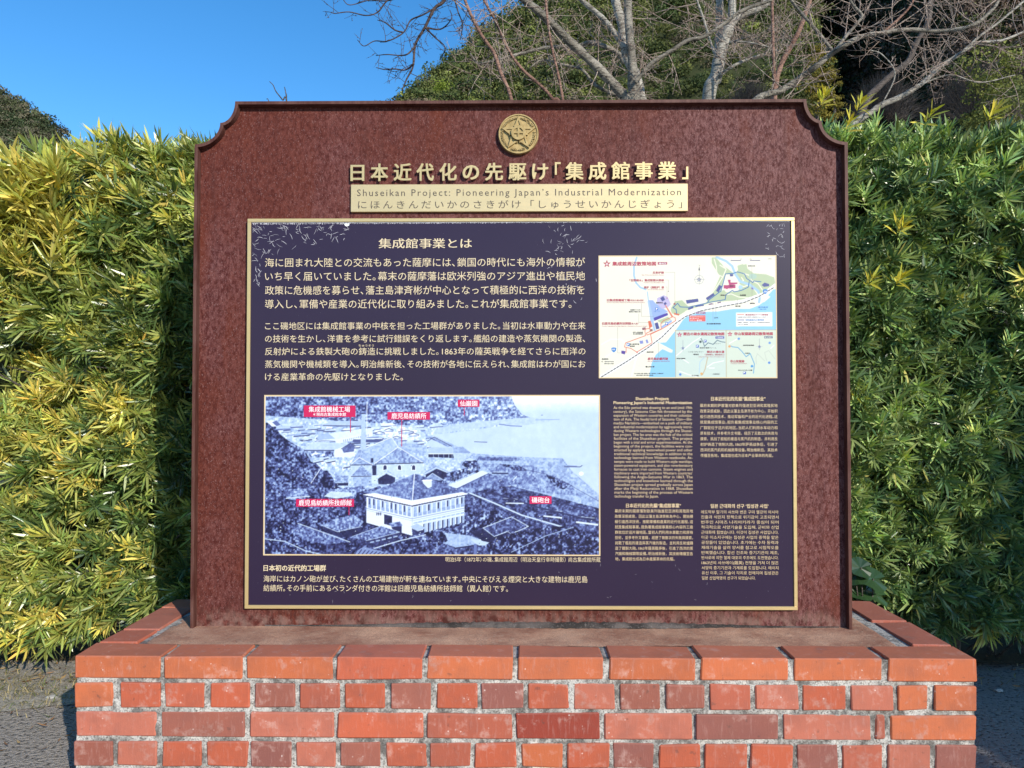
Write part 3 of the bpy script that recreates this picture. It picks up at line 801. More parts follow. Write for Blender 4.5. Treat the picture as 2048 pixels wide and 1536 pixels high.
h.line([(1540, 600), (2012, 715)], 6, duo(np.array(.2)))
h.line([(1470, 660), (1570, 662)], 6, duo(np.array(.93))); h.line([(1690, 735), (1790, 745)], 8, duo(np.array(.93))); h.line([(1880, 770), (2000, 785)], 10, duo(np.array(.93)))
# left wooded slope
G([(62, 190), (110, 200), (150, 262), (200, 300), (290, 350), (330, 420), (400, 445), (450, 500), (480, 560), (640, 640), (650, 962), (62, 962)], .20+.1*f3, fo, .8)
G([(62, 470), (300, 460), (440, 520), (500, 640), (640, 700), (640, 780), (400, 760), (62, 720)], .25+.2*(f3-.3), fo, .75)
h.line([(330, 545), (385, 460)], 4, duo(np.array(.95)))
G([(600, 600), (760, 700), (760, 962), (500, 962), (560, 760)], .25, fo, .6)
# small town roofs
rs = random.Random(11)
for _ in range(135):
    x = rs.uniform(90, 960); y = rs.uniform(205, 345)
    if y > 200+(x-62)*.55 and x < 330: continue
    w = rs.uniform(28, 85); d = rs.uniform(8, 20); sk = rs.uniform(-22, 22); g_ = rs.uniform(.72, .98)
    G([(x, y), (x+w, y-4), (x+w+sk, y-d), (x+sk+8, y-d+2)], g_, f1-.5, .1)
    h.line([(x, y+2), (x+w, y-2)], rs.uniform(3, 8), duo(np.array(rs.uniform(.22, .6))))
G([(62, 180), (110, 178), (150, 210), (100, 215)], .95)
G([(100, 190), (125, 178), (150, 205), (125, 212)], .45)
G([(400, 205), (440, 182), (625, 182), (625, 205), (560, 215)], .80, f1-.5, .1); h.line([(400, 208), (620, 212)], 5, duo(np.array(.3)))
for x in (465, 580): h.line([(x, 178), (x+18, 178)], 6, duo(np.array(.3)))
G([(360, 300), (430, 255), (625, 228), (690, 232), (690, 270), (560, 300)], .93, f1-.5, .06)
G([(360, 275), (425, 250), (470, 285), (370, 292)], .74, f1-.5, .1); h.line([(360, 293), (470, 300), (625, 262)], 3, duo(np.array(.4)))
G([(470, 290), (690, 248), (690, 268), (475, 315)], .95)
for i in range(14): h.line([(520+i*11, 292-i*2.4), (520+i*11, 302-i*2.4)], 3, duo(np.array(.45)))
h.line([(582, 298), (745, 298)], 18, duo(np.array(.36))); h.line([(582, 284), (745, 284)], 5, duo(np.array(.95)))
G([(290, 350), (320, 315), (400, 305), (500, 312), (560, 320), (470, 352)], .84, f1-.5, .14); h.line([(290, 354), (468, 354)], 6, duo(np.array(.25)))
G([(465, 350), (510, 335), (580, 330), (590, 400), (465, 400)], .95)
G([(510, 345), (560, 310), (585, 330), (580, 360), (520, 368)], .45, f1-.5, .3); h.line([(505, 345), (560, 310), (590, 328)], 3, duo(np.array(.12)))
G([(300, 360), (460, 360), (460, 395), (330, 395)], .55, fo, .8)
G([(330, 400), (700, 385), (720, 430), (560, 440), (560, 470), (400, 470)], .84, fo, .35)
for (x, y) in ((380, 405), (420, 420), (350, 420), (520, 450)):
    h.line([(x, y), (x+50, y-12)], 7, duo(np.array(.9))); h.line([(x, y+7), (x+50, y-3)], 6, duo(np.array(.22)))
G([(690, 245), (800, 210), (950, 222), (1000, 262), (1000, 300), (850, 285), (760, 270)], .93, fo, .25)
for (x, y, w) in ((700, 252, 60), (760, 235, 50), (840, 245, 90), (800, 280, 60), (900, 262, 60)):
    h.line([(x, y), (x+w/2, y-10), (x+w, y)], 4, duo(np.array(.3))); h.line([(x+5, y+8), (x+w, y+6)], 4, duo(np.array(.5)))
G([(1020, 215), (1045, 192), (1085, 192), (1105, 215)], .86, f1-.5, .2); h.line([(1025, 220), (1100, 214)], 5, duo(np.array(.4)))
# main mill: long roof, hipped roof, arched windows
G([(555, 440), (610, 350), (700, 345), (720, 440)], .66, f1-.5, .4)
G([(640, 345), (800, 345), (700, 430), (620, 400)], .70, f1-.5, .25)
G([(620, 350), (800, 275), (850, 300), (840, 345), (700, 410)], .76, f1-.5, .25)
G([(800, 275), (880, 310), (1010, 325), (1010, 380), (980, 385), (840, 335)], .74, f1-.5, .3)
G([(700, 432), (840, 335), (985, 425)], .66, f1-.5, .5)
G([(840, 335), (870, 330), (1000, 420), (985, 426)], .74, f1-.5, .2)
for a_, b_ in (((700, 432), (838, 335)), ((842, 335), (985, 425)), ((800, 277), (840, 335)), ((560, 438), (612, 395)), ((612, 395), (690, 438)), ((800, 277), (625, 350))):
    h.line([a_, b_], 4, duo(np.array(.97)))
for x in (745, 790, 840, 890, 935): h.line([(x, 430), (x, 432-abs(95-abs(x-840)))], 2, duo(np.array(.85)))
h.line([(705, 434), (985, 426)], 5, duo(np.array(.1)))
G([(712, 438), (985, 430), (985, 470), (940, 500), (720, 500)], .86, f1-.5, .1)
for x in (763, 847, 930):
    G([(x-14, 470), (x-14, 448), (x-7, 438), (x+7, 438), (x+14, 448), (x+14, 470)], .97)
    G([(x-10, 468), (x-10, 449), (x-5, 441), (x+5, 441), (x+10, 449), (x+10, 468)], .18)
h.line([(560, 440), (685, 438)], 5, duo(np.array(.1))); G([(560, 442), (690, 440), (690, 500), (565, 560)], .84, f1-.5, .15)
G([(565, 505), (625, 440), (690, 500)], .64, f1-.5, .5); h.line([(565, 506), (690, 504)], 4, duo(np.array(.12)))
G([(575, 510), (688, 508), (688, 560), (580, 560)], .72, f1-.5, .3)
G([(680, 400), (694, 398), (694, 425), (680, 425)], .15); G([(686, 440), (712, 440), (712, 500), (690, 500)], .15, f1-.5, .3); G([(684, 500), (712, 498), (715, 545), (684, 548)], .9)
# chimney and flagstaff
G([(626, 140), (646, 138), (652, 350), (618, 352)], .80, f1-.5, .1); h.line([(627, 138), (646, 138)], 5, duo(np.array(.15)))
h.line([(628, 350), (618, 395)], 3, duo(np.array(.85))); h.line([(656, 72), (655, 240)], 4, duo(np.array(.97)))
# sheds right of the mill
G([(1015, 335), (1160, 338), (1160, 372), (1015, 372)], .78, f1-.5, .1); G([(1015, 375), (1165, 372), (1165, 398), (1015, 392)], .12, f1-.5, .2); h.line([(1015, 373), (1165, 373)], 4, duo(np.array(.97)))
for x in (1045, 1075, 1105, 1135, 1155): h.line([(x, 376), (x, 396)], 3, duo(np.array(.8)))
G([(1160, 338), (1215, 330), (1265, 368), (1160, 370)], .68, f1-.5, .2); G([(1160, 372), (1262, 370), (1215, 415), (1165, 400)], .82, f1-.5, .15)
G([(1015, 280), (1050, 275), (1150, 325), (1130, 335), (1060, 300)], .55, f1-.5, .5); h.line([(1010, 300), (1050, 275), (1150, 328)], 3, duo(np.array(.2)))
G([(1215, 430), (1250, 395), (1300, 415), (1315, 470), (1300, 490), (1215, 440)], .33, fo, .9); G([(1225, 412), (1255, 395), (1290, 408), (1270, 415)], .85)
G([(985, 490), (1060, 440), (1140, 480), (1060, 480), (990, 500)], .66, f1-.5, .25); G([(1000, 495), (1065, 460), (1145, 490), (1140, 520), (1100, 560), (1000, 520)], .12, f1-.5, .3)
h.line([(985, 495), (1062, 455), (1150, 492)], 4, duo(np.array(.9)))
G([(1000, 515), (1040, 485), (1105, 525), (1080, 530)], .62, f1-.5, .25); h.line([(1000, 520), (1040, 487), (1105, 527)], 3, duo(np.array(.9)))
G([(1130, 480), (1220, 460), (1310, 430), (1320, 460), (1120, 560), (1090, 545)], .45, fo, .9)
for i in range(22): h.line([(1100+i*10, 556-i*4.6), (1100+i*10, 536-i*4.6)], 2.5, duo(np.array(.7)))
G([(1130, 560), (1330, 470), (1365, 485), (1170, 580)], .93)
G([(1170, 580), (1365, 488), (1560, 545), (1250, 600)], .50, fo, .4)
h.line([(1180, 578), (1370, 486)], 3, duo(np.array(.3)))
# houses behind and left of the foreign residence
G([(718, 510), (770, 462), (830, 505), (820, 515), (730, 520)], .80, f1-.5, .3); G([(720, 520), (770, 490), (822, 512), (820, 550), (725, 552)], .15, f1-.5, .25); h.line([(718, 514), (770, 480), (828, 510)], 4, duo(np.array(.92)))
G([(460, 540), (485, 500), (545, 505), (548, 540)], .64, f1-.5, .6); G([(470, 545), (548, 542), (548, 560), (470, 560)], .13)
G([(405, 610), (440, 580), (640, 560), (680, 580), (600, 600), (590, 640)], .58, f1-.5, .9)
G([(405, 622), (450, 592), (570, 600), (575, 620), (480, 635)], .88, f1-.5, .15); h.line([(600, 605), (680, 590)], 7, duo(np.array(.15)))
G([(160, 600), (190, 580), (300, 575), (320, 620), (190, 635)], .58, f1-.5, .9); h.line([(185, 634), (325, 622)], 5, duo(np.array(.92)))
# the foreign residence with its veranda
G([(610, 600), (735, 560), (760, 600), (700, 680), (620, 690)], .25, fo, .6)
G([(640, 612), (700, 590), (935, 490), (975, 500), (1250, 600), (1240, 612), (920, 660)], .56, f1-.5, .55)
G([(935, 490), (1250, 600), (925, 645)], .47, f1-.5, .55)
h.line([(935, 490), (923, 645)], 5, duo(np.array(.96)))
G([(632, 612), (700, 602), (920, 645), (1215, 596), (1250, 608), (920, 675)], .97)
h.line([(632, 614), (920, 677), (1250, 610)], 3, duo(np.array(.2)))
G([(983, 525), (1035, 522), (1037, 565), (1012, 575), (985, 545)], .93); h.line([(980, 530), (1037, 528)], 5, duo(np.array(1.))); h.line([(982, 545), (1012, 575)], 3, duo(np.array(.3)))
G([(655, 625), (922, 682), (922, 850), (655, 775)], .95); G([(922, 682), (1228, 618), (1225, 770), (922, 850)], .93)
def bay(x0, y0, x1, y1, hh, g_): G([(x0, y0), (x1, y1), (x1, y1+hh), (x0, y0+hh)], g_, f1-.5, .15)
for i in range(10):
    x = 664+i*25.5; y = 629+i*5.4; g_ = (.35, .3, .72, .28, .7, .2, .22, .72, .2, .75)[i]
    bay(x+2, y+2, x+19, y+6, 52, .74); bay(x+4, y+2, x+13, y+5, 44, g_); bay(x+2, y+38, x+20, y+42, 20, .66)
for i in range(11):
    x = 928+i*27.5; y = 682-i*5.8; g_ = (.7, .18, .74, .2, .72, .2, .75, .25, .74, .4, .25)[i]
    bay(x+3, y+3, x+22, y-1, 52, .76); bay(x+4, y+4, x+13, y+2, 42, g_); bay(x+2, y+40, x+24, y+36, 20, .68)
    bay(x+2, y+92, x+25, y+87, 8, .72)
for i in range(1, 11):
    x = 928+i*27.5; y = 682-i*5.8
    if i > 1: bay(x+4, y+112, x+24, y+107, 52, .74); bay(x+4, y+113, x+11, y+110, 50, .2)
h.line([(655, 692), (922, 752), (1226, 690)], 3, duo(np.array(.5))); h.line([(655, 702), (922, 764), (1226, 702)], 2, duo(np.array(.55)))
G([(758, 726), (805, 738), (805, 795), (758, 782)], .12, f1-.5, .4)
for x in (716, 727, 738): h.line([(x, 718), (x, 730)], 6, duo(np.array(.2)))
G([(785, 778), (850, 768), (866, 790), (855, 800), (800, 800)], .55, f1-.5, .8); G([(800, 800), (862, 795), (862, 850), (820, 840)], .15)
G([(912, 797), (950, 780), (1003, 805), (950, 825)], .78, f1-.5, .1); G([(920, 808), (955, 824), (990, 815), (990, 835), (925, 850)], .22, f1-.5, .3)
G([(925, 850), (1225, 775), (1250, 720), (1420, 700), (1500, 760), (1380, 830), (1000, 900)], .28, fo, .95)
# foreground houses
G([(392, 790), (500, 745), (580, 730), (640, 770), (620, 795), (485, 828)], .56, f1-.5, .8); G([(405, 795), (485, 830), (625, 800), (625, 850), (500, 865), (410, 830)], .13, f1-.5, .3)
h.line([(392, 790), (485, 828), (628, 797)], 3, duo(np.array(.9)))
G([(200, 830), (260, 780), (500, 860), (560, 888), (440, 905), (300, 880)], .48, f1-.5, .8); h.line([(255, 780), (560, 888)], 4, duo(np.array(.9)))
G([(400, 900), (560, 890), (560, 962), (380, 962)], .16, fo, .5)
G([(560, 860), (740, 795), (850, 830), (655, 880)], .52, f1-.5, .75); h.line([(575, 855), (745, 793), (850, 830), (655, 880)], 3, duo(np.array(.85)))
G([(655, 885), (848, 836), (840, 880), (660, 925)], .2, f1-.5, .5)
for i in range(5): h.line([(680+i*34, 890-i*8), (698+i*34, 886-i*8)], 7, duo(np.array(.75)))
G([(590, 945), (640, 915), (820, 962), (580, 962)], .6)
for i in range(9): h.line([(605+i*22, 930+i*3), (585+i*22, 962)], 6, duo(np.array(.25)))
h.line([(62, 870), (180, 885), (300, 940), (400, 962)], 5, duo(np.array(.85)))
h.line([(700, 925), (850, 880), (1000, 845)], 5, duo(np.array(.9)))
G([(1090, 830), (1260, 850), (1360, 885), (1300, 900), (1180, 920), (1095, 890)], .74, f1-.5, .2); G([(1260, 870), (1340, 875), (1455, 905), (1440, 912), (1300, 905)], .84)
h.line([(1180, 922), (1300, 905)], 8, duo(np.array(.12))); h.line([(1290, 905), (1290, 962)], 18, duo(np.array(.5)))
G([(1030, 830), (1110, 830), (1130, 880), (1060, 920), (1010, 880)], .15, fo, .8)
G([(1335, 805), (1500, 740), (1600, 795), (1500, 840), (1475, 825), (1400, 855)], .36, f1-.5, .75); h.line([(1335, 805), (1500, 740), (1600, 795), (1500, 840), (1475, 825), (1400, 855)], 4, duo(np.array(.9)), True)
G([(1260, 830), (1335, 808), (1400, 856), (1480, 828), (1500, 842), (1420, 900), (1330, 880)], .10, f1-.5, .3)
G([(1420, 860), (1560, 820), (1700, 800), (1860, 790), (2012, 850), (2012, 962), (1380, 962), (1340, 910)], .17, fo, .95)
G([(1600, 850), (1750, 800), (1800, 850), (1700, 930), (1600, 920)], .18, fo, .8)
h.line([(1500, 945), (1700, 850), (1860, 800)], 4, duo(np.array(.75))); h.line([(1690, 820), (1690, 890)], 3, duo(np.array(.8)))
# boats
h.line([(1285, 303), (1358, 305)], 4, duo(np.array(.35))); h.line([(1810, 448), (1900, 449), (1912, 441)], 4, duo(np.array(.25))); h.line([(1830, 443), (1880, 445)], 5, duo(np.array(.5)))
h.line([(1675, 147), (1683, 147)], 3, duo(np.array(.3)))
h.ell(1907, 488, 13, 11, (1, 1, 1))
for k in range(260):
    x, y = random.uniform(70, 2000), random.uniform(430, 955)
    if x > 1500 and y < 700 - (1800-x)*.2: continue
    h.ell(x, y, random.uniform(2, 4), random.uniform(1.5, 3), duo(np.array(random.choice((.1, .92, .95)))), 6)
wr = rect((530.5, 792.5), (1197, 792.5), (1198.5, 1109), (529.5, 1108.5), YQ-.0006)
hist = h.sheet('historic_photo_print', YQ-.0006, panel, wr)
bw = 2.6*YQ/FPX
def border(name, r, w, y0, mat):
    m = MB(); x0, x1, z0, z1 = r
    for (a, b, c_, d) in ((x0-w, x1+w, z1, z1+w), (x0-w, x1+w, z0-w, z0), (x0-w, x0, z0, z1), (x1, x1+w, z0, z1)): m.box(a, b, y0, YQ, c_, d)
    m.build(name, mat, panel)
border('photo_border', wr, bw, YQ-.0010, M_TEXT)
tags = [((607.5, 811, 711, 834), [('集成館機械工場', 617.5, 700, 818.5, 12.0), ('＊現尚古集成館本館', 626, 692, 828.7, 7.6)], (701, 834, 865)),
        ((775, 824, 860, 839.3), [('鹿児島紡績所', 783, 852.5, 831.7, 12.0)], (803.5, 839, 893)),
        ((915.7, 799.3, 958.7, 813.7), [('仙巌園', 920, 954.5, 806.8, 12.0)], (928.5, 813, 831)),
        ((592, 997.8, 708, 1013.5), [('鹿児島紡績所技師館', 597.5, 703, 1005.7, 12.0)], (698, 1013, 1030)),
        ((1059.2, 992.3, 1103, 1007.7), [('磯砲台', 1063.5, 1099, 1000, 12.0)], None)]
M_PINK = plain('tag_line', (.55, .1, .25), .6)
for (a, b, c_, d), lines, ld in tags:
    m = MB(); y = YQ-.0011
    q = [P(a, b, y), P(c_, b, y), P(c_, d, y), P(a, d, y)]
    m.add([(x, y, z) for x, z in q], [(0, 1, 2, 3)])
    if ld:
        q = [P(ld[0]-.7, ld[1], y), P(ld[0]+.7, ld[1], y), P(ld[0]+.7, ld[2], y), P(ld[0]-.7, ld[2], y)]
        m.add([(x, y, z) for x, z in q], [(0, 1, 2, 3)])
    m.build('photo_tag', M_RED, panel)
    TT = Text(YQ-.0014)
    for (s, xa, xb, yc, em) in lines: TT.line(s, xa, xb, yc, em, .006)
    TT.build('tag_lettering', M_WHITE, panel)

# ---- the walking map
MT = (1180, 500, 4.876)
r = Ras(1199, 513, 1552, 754.5, 1.12, MT)
def C(*c): return np.array(c)/255
cream, sea, green, white, grn2 = C(250, 246, 226), C(150, 212, 246), C(190, 207, 168), C(255, 255, 250), C(222, 232, 216)
navy, pur, lpur, lblue, red, org, mag = C(72, 80, 150), C(75, 62, 170), C(200, 190, 228), C(160, 186, 236), C(196, 50, 84), C(226, 112, 80), C(186, 52, 116)
river, rail, grey = C(170, 208, 232), C(40, 38, 48), C(150, 146, 150)
r.k = .70; r.img[:] = cream + (vnoise((r.H, r.W), 50, 5, 2)-.5)[..., None]*.03
r.poly([(1810, 385), (1790, 385), (1740, 440), (1700, 500), (1650, 540), (1560, 575), (1400, 575), (1250, 600), (1130, 605), (1040, 605), (930, 650), (880, 720), (830, 790), (740, 900), (680, 905), (660, 890), (600, 1060), (570, 1250), (1820, 1250), (1820, 385)], sea)
r.poly([(665, 900), (805, 975), (800, 1000), (780, 1000), (705, 965), (640, 1020), (600, 1100), (570, 1250), (400, 1250), (400, 1000)], cream)
r.poly([(1650, 440), (1720, 430), (1760, 460), (1700, 510), (1670, 515)], cream)
r.poly([(1190, 75), (1230, 75), (1300, 150), (1420, 240), (1470, 150), (1530, 140), (1540, 185), (1600, 230), (1720, 240), (1800, 270), (1810, 340), (1600, 470), (1400, 495), (1200, 510), (940, 590), (860, 640), (800, 590), (790, 570), (830, 500), (900, 490), (960, 550), (1130, 520), (1200, 400), (1230, 350), (1270, 260), (1190, 130)], green)
r.poly([(1320, 240), (1420, 240), (1460, 330), (1450, 400), (1330, 415), (1310, 390), (1280, 400)], cream)
r.poly([(1440, 155), (1490, 140), (1530, 160), (1490, 220), (1450, 215)], green)
for pts in ([(1240, 80), (1290, 130), (1330, 190), (1300, 260), (1250, 340), (1180, 440)], [(1215, 90), (1235, 160), (1240, 240), (1290, 260)], [(1270, 150), (1320, 180)],
            [(1440, 330), (1500, 360), (1560, 340), (1600, 380), (1650, 450)], [(1480, 270), (1500, 300), (1450, 320)], [(1500, 230), (1560, 250), (1580, 300), (1640, 330), (1690, 400)],
            [(1300, 440), (1380, 430), (1450, 460), (1550, 470)]): r.line(pts, 9, cream)
r.line([(1240, 72), (1330, 110), (1390, 160), (1420, 240), (1470, 310), (1560, 340), (1640, 400), (1660, 450), (1650, 510)], 24, river)
r.line([(457, 75), (430, 160), (430, 250), (450, 320), (490, 365), (545, 385)], 17, river); r.line([(560, 410), (570, 490)], 10, river)
r.ell(1470, 365, 22, 20, C(176, 214, 232)); r.ell(1590, 260, 40, 26, C(176, 206, 190))
r.poly([(565, 490), (615, 490), (640, 520), (760, 600), (700, 640), (620, 690), (640, 790), (590, 690)], lblue)
r.poly([(655, 470), (720, 440), (760, 460), (790, 530), (760, 560), (700, 575), (650, 520)], lpur)
r.poly([(560, 500), (580, 500), (640, 790), (620, 790)], C(175, 205, 240))
r.poly([(695, 745), (795, 680), (800, 700), (700, 765)], lblue)
r.poly([(655, 690), (760, 650), (790, 680), (700, 720)], green); r.poly([(785, 580), (840, 560), (930, 600), (880, 630), (800, 620)], green)
r.line([(1810, 345), (1700, 430), (1500, 500), (1300, 540), (1080, 585), (930, 640), (830, 720), (700, 840), (560, 960), (100, 1240)], 34, white)
r.line([(110, 920), (200, 870), (300, 870), (340, 900)], 8, white); r.line([(450, 1050), (400, 1240)], 10, white); r.line([(150, 1040), (230, 990)], 8, white)
rr = [(110, 1235), (350, 1090), (560, 955), (700, 850), (830, 720), (930, 650), (1080, 595), (1300, 550), (1500, 515), (1650, 455), (1800, 365)]
r.line(rr, 5, C(170, 170, 172)); q = []
for a_, b_ in zip(rr[:-1], rr[1:]):
    nn = max(1, int(math.hypot(b_[0]-a_[0], b_[1]-a_[1])/34))
    for k in range(nn):
        u0, u1 = k/nn, (k+.55)/nn
        r.line([(a_[0]+(b_[0]-a_[0])*u0, a_[1]+(b_[1]-a_[1])*u0), (a_[0]+(b_[0]-a_[0])*u1, a_[1]+(b_[1]-a_[1])*u1)], 8, rail)
# buildings
for pts, c in (([(620, 662), (755, 612), (762, 635), (628, 692)], pur), ([(685, 470), (715, 450), (735, 485), (705, 503)], navy), ([(718, 520), (738, 508), (750, 526), (728, 540)], navy),
               ([(630, 715), (660, 705), (678, 765), (645, 775)], navy), ([(565, 695), (590, 690), (608, 745), (578, 765)], org), ([(580, 775), (608, 768), (612, 790), (588, 796)], C(150, 110, 110)),
               ([(505, 760), (540, 752), (545, 775), (512, 782)], C(150, 100, 110)), ([(820, 612), (872, 625), (868, 640), (820, 630)], org), ([(815, 520), (832, 516), (834, 532), (818, 536)], C(160, 60, 80)),
               ([(935, 490), (1055, 475), (1060, 505), (945, 525)], navy), ([(955, 570), (1005, 550), (1010, 568), (960, 586)], navy), ([(1025, 545), (1112, 532), (1112, 545), (1030, 558)], navy),
               ([(1130, 470), (1205, 420), (1218, 440), (1145, 492)], navy), ([(1230, 400), (1262, 342), (1290, 355), (1255, 415)], navy), ([(1365, 238), (1398, 238), (1398, 258), (1368, 260)], navy),
               ([(1675, 345), (1705, 320), (1750, 335), (1750, 355), (1700, 362)], navy), ([(1570, 370), (1590, 368), (1598, 388), (1580, 385)], C(120, 110, 190)),
               ([(1305, 345), (1420, 340), (1420, 375), (1305, 378)], mag), ([(1345, 292), (1372, 292), (1372, 318), (1440, 318), (1440, 332), (1360, 345)], mag), ([(1320, 350), (1345, 350), (1345, 385), (1325, 380)], mag),
               ([(305, 980), (345, 985), (338, 1018), (303, 1008)], C(90, 66, 160)), ([(480, 885), (515, 882), (520, 912), (488, 915)], C(140, 150, 215)), ([(540, 875), (560, 872), (570, 905), (550, 910)], C(140, 150, 215)),
               ([(1158, 528), (1185, 520), (1210, 528), (1160, 538)], C(110, 70, 130)), ([(1242, 512), (1278, 505), (1278, 515), (1245, 522)], C(110, 70, 130))): r.poly(pts, c)
# routes
for pts in ([(735, 540), (800, 655), (715, 690), (690, 720), (695, 770), (555, 830), (550, 810), (585, 795), (585, 765), (540, 770), (535, 790), (540, 835), (345, 905), (335, 945), (400, 960), (455, 995), (530, 950), (605, 905), (590, 822), (700, 770), (835, 690), (830, 660), (805, 650)], [(350, 955), (350, 1000)]): r.line(pts, 6, C(222, 96, 74))
r.poly([(735, 540), (742, 540), (812, 650), (800, 660)], C(232, 130, 100)); r.poly([(448, 990), (466, 990), (458, 1010)], C(222, 70, 60))
r.line([(845, 620), (840, 580), (810, 562), (855, 520), (880, 555), (960, 560), (1150, 515), (1160, 490), (1280, 400), (1325, 235), (1400, 230), (1440, 215), (1510, 235), (1530, 280), (1590, 320), (1600, 305), (1670, 312)], 7, C(30, 96, 176))
r.line([(1160, 512), (1320, 485), (1325, 440), (1390, 395), (1410, 410), (1480, 395), (1545, 365), (1555, 310)], 7, C(30, 96, 176))
for x, y in ((650, 575), (748, 718), (371, 923)):
    r.poly([(x-14, y-14), (x+14, y-14), (x+14, y+14), (x-14, y+14)], C(30, 100, 200))
for x, y in ((1710, 408), (230, 972)): r.poly([(x-24, y-18), (x, y-24), (x+24, y-18), (x+20, y+10), (x, y+26), (x-20, y+10)], C(30, 130, 215))
# star marks and compass roses
def star(x, y, R_, c, hole=True):
    r.poly([(x+(R_ if k % 2 == 0 else R_*.42)*math.sin(k*PI/5), y-(R_ if k % 2 == 0 else R_*.42)*math.cos(k*PI/5)) for k in range(10)], c)
    if hole: r.ell(x, y+2, R_*.3, R_*.3, white); r.line([(x-R_*.3, y+2), (x+R_*.3, y+2)], 3, c); r.line([(x, y-R_*.28), (x, y+R_*.32)], 3, c)
star(165, 135, 40, C(184, 60, 80)); star(1066, 290, 30, C(120, 126, 150))
r.line([(1068, 165), (1068, 335)], 3, C(100, 106, 130)); r.line([(1015, 290), (1125, 290)], 3, C(130, 136, 160))
for k in range(40): a = 2*PI*k/40; r.line([(1066+42*math.cos(a), 290+42*math.sin(a)), (1066+42*math.cos(a+.16), 290+42*math.sin(a+.16))], 3, C(120, 126, 150))
r.poly([(1060, 200), (1068, 160), (1076, 200)], C(60, 60, 80))
for a_, b_ in ((1378, 1472), (1566, 1660)): r.line([(a_, 106), (b_, 105)], 7, C(84, 84, 120))
# leader lines
for pts in ([(735, 219), (828, 219), (828, 505)], [(735, 293), (766, 293), (766, 405)], [(735, 361), (752, 361), (752, 470)], [(475, 620), (475, 708), (570, 708)], [(502, 525), (502, 648), (620, 648)],
            [(268, 755), (268, 1002), (300, 1002)], [(666, 905), (666, 1040)], [(1200, 515), (1200, 700)], [(1227, 515), (1227, 640)], [(1582, 165), (1582, 520)], [(1440, 480), (1440, 540)]): r.line(pts, 3, C(140, 130, 130))
r.ell(766, 405, 4, 4, rail); r.ell(752, 472, 5, 5, mag)
# tags, legend
r.poly([(663, 117), (755, 117), (755, 145), (663, 145)], C(178, 56, 90)); r.poly([(1038, 603), (1126, 603), (1126, 624), (1038, 624)], C(128, 66, 136)); r.poly([(968, 640), (1126, 638), (1126, 696), (968, 698)], C(236, 100, 90))
r.poly([(1424, 612), (1778, 608), (1778, 744), (1424, 746)], white); r.line([(1438, 631), (1502, 630)], 6, C(222, 96, 74)); r.line([(1438, 683), (1502, 683)], 7, C(60, 66, 140))
# inset maps
r.poly([(832, 784), (1822, 780), (1822, 1250), (832, 1250)], C(214, 230, 220)+0*cream); r.poly([(1326, 782), (1822, 780), (1822, 1250), (1326, 1250)], C(221, 232, 214))
for pts in ([(840, 1030), (1000, 900), (1080, 850)], [(870, 1180), (950, 1210), (1050, 1240)], [(1140, 1140), (1200, 1100), (1300, 1080)], [(900, 1060), (960, 1100)], [(1360, 910), (1430, 870)], [(1160, 1150), (1210, 1150)], [(1760, 960), (1790, 930)]): r.line(pts, 8, white)
r.line([(1080, 860), (1105, 905), (1115, 940), (1150, 905), (1200, 920), (1240, 880), (1280, 895), (1316, 900)], 6, C(50, 84, 110))
r.line([(1145, 1045), (1120, 1160), (1095, 1215), (1080, 1220)], 6, C(200, 166, 120)); r.line([(1110, 1050), (1070, 1090), (1062, 1200)], 7, C(180, 214, 236))
r.line([(1370, 935), (1390, 945), (1440, 950), (1480, 990), (1520, 1040), (1560, 1010), (1600, 1110), (1590, 1200)], 7, C(80, 160, 214))
r.line([(1620, 1110), (1615, 1050), (1630, 1010), (1700, 1080)], 4, C(190, 200, 190)); r.line([(1720, 1080), (1700, 1000), (1740, 980), (1800, 1060)], 4, C(190, 200, 190))
for x, y in ((1046, 938), (1122, 888), (1504, 1197)): r.poly([(x-13, y-13), (x+13, y-13), (x+13, y+13), (x-13, y+13)], C(50, 90, 190))
for x, y, c in ((1576, 1132, C(50, 150, 220)), (1085, 1204, C(236, 180, 110)), (1358, 940, C(236, 170, 110)), (1076, 895, C(60, 80, 90)), (1450, 866, C(110, 160, 225)), (1750, 906, C(110, 160, 225)), (1744, 1098, C(80, 140, 220)), (878, 1212, C(80, 140, 220))): r.ell(x, y, 12, 12, c)
r.poly([(1222, 842), (1308, 842), (1308, 865), (1222, 865)], C(60, 70, 170)); r.poly([(1696, 840), (1780, 840), (1780, 862), (1696, 862)], C(84, 110, 130))
star(873, 826, 28, C(186, 50, 84)); star(1364, 820, 28, C(186, 50, 84)); star(905, 957, 20, C(130, 140, 180), False); star(1650, 942, 20, C(130, 140, 180), False)
for x, y in ((905, 957), (1650, 942)): r.line([(x, y-75), (x, y+30)], 3, C(110, 116, 140)); r.line([(x-32, y), (x+32, y)], 2, C(130, 140, 170))
for pts in ([(832, 784), (1822, 780)], [(832, 784), (832, 1250)], [(1326, 784), (1326, 1250)]): r.line(pts, 5, C(190, 170, 130))
wr = rect((1199, 514.5), (1551, 511), (1552.5, 754), (1199.5, 755), YQ-.0006)
r.sheet('walking_map_print', YQ-.0006, panel, wr); border('map_border', wr, bw*.75, YQ-.0010, M_TEXT)
def mp(x): return 1180+x/4.876
def mq(y): return 500+y/4.876
M_MR = plain('map_red_ink', (.40, .035, .075), .6); M_MK = plain('map_black_ink', (.035, .03, .04), .6); M_MB = plain('map_blue_ink', (.05, .2, .5), .6)
def maptext(name, mat, items):
    T = Text(YQ-.0010)
    for (s, xa, xb, yc, em, b) in items: T.line(s, mp(xa), mp(xb), mq(yc), em/4.876, b, cj=(LATC if ord(s[0]) < 256 else CJKC))
    T.build(name, mat, panel)
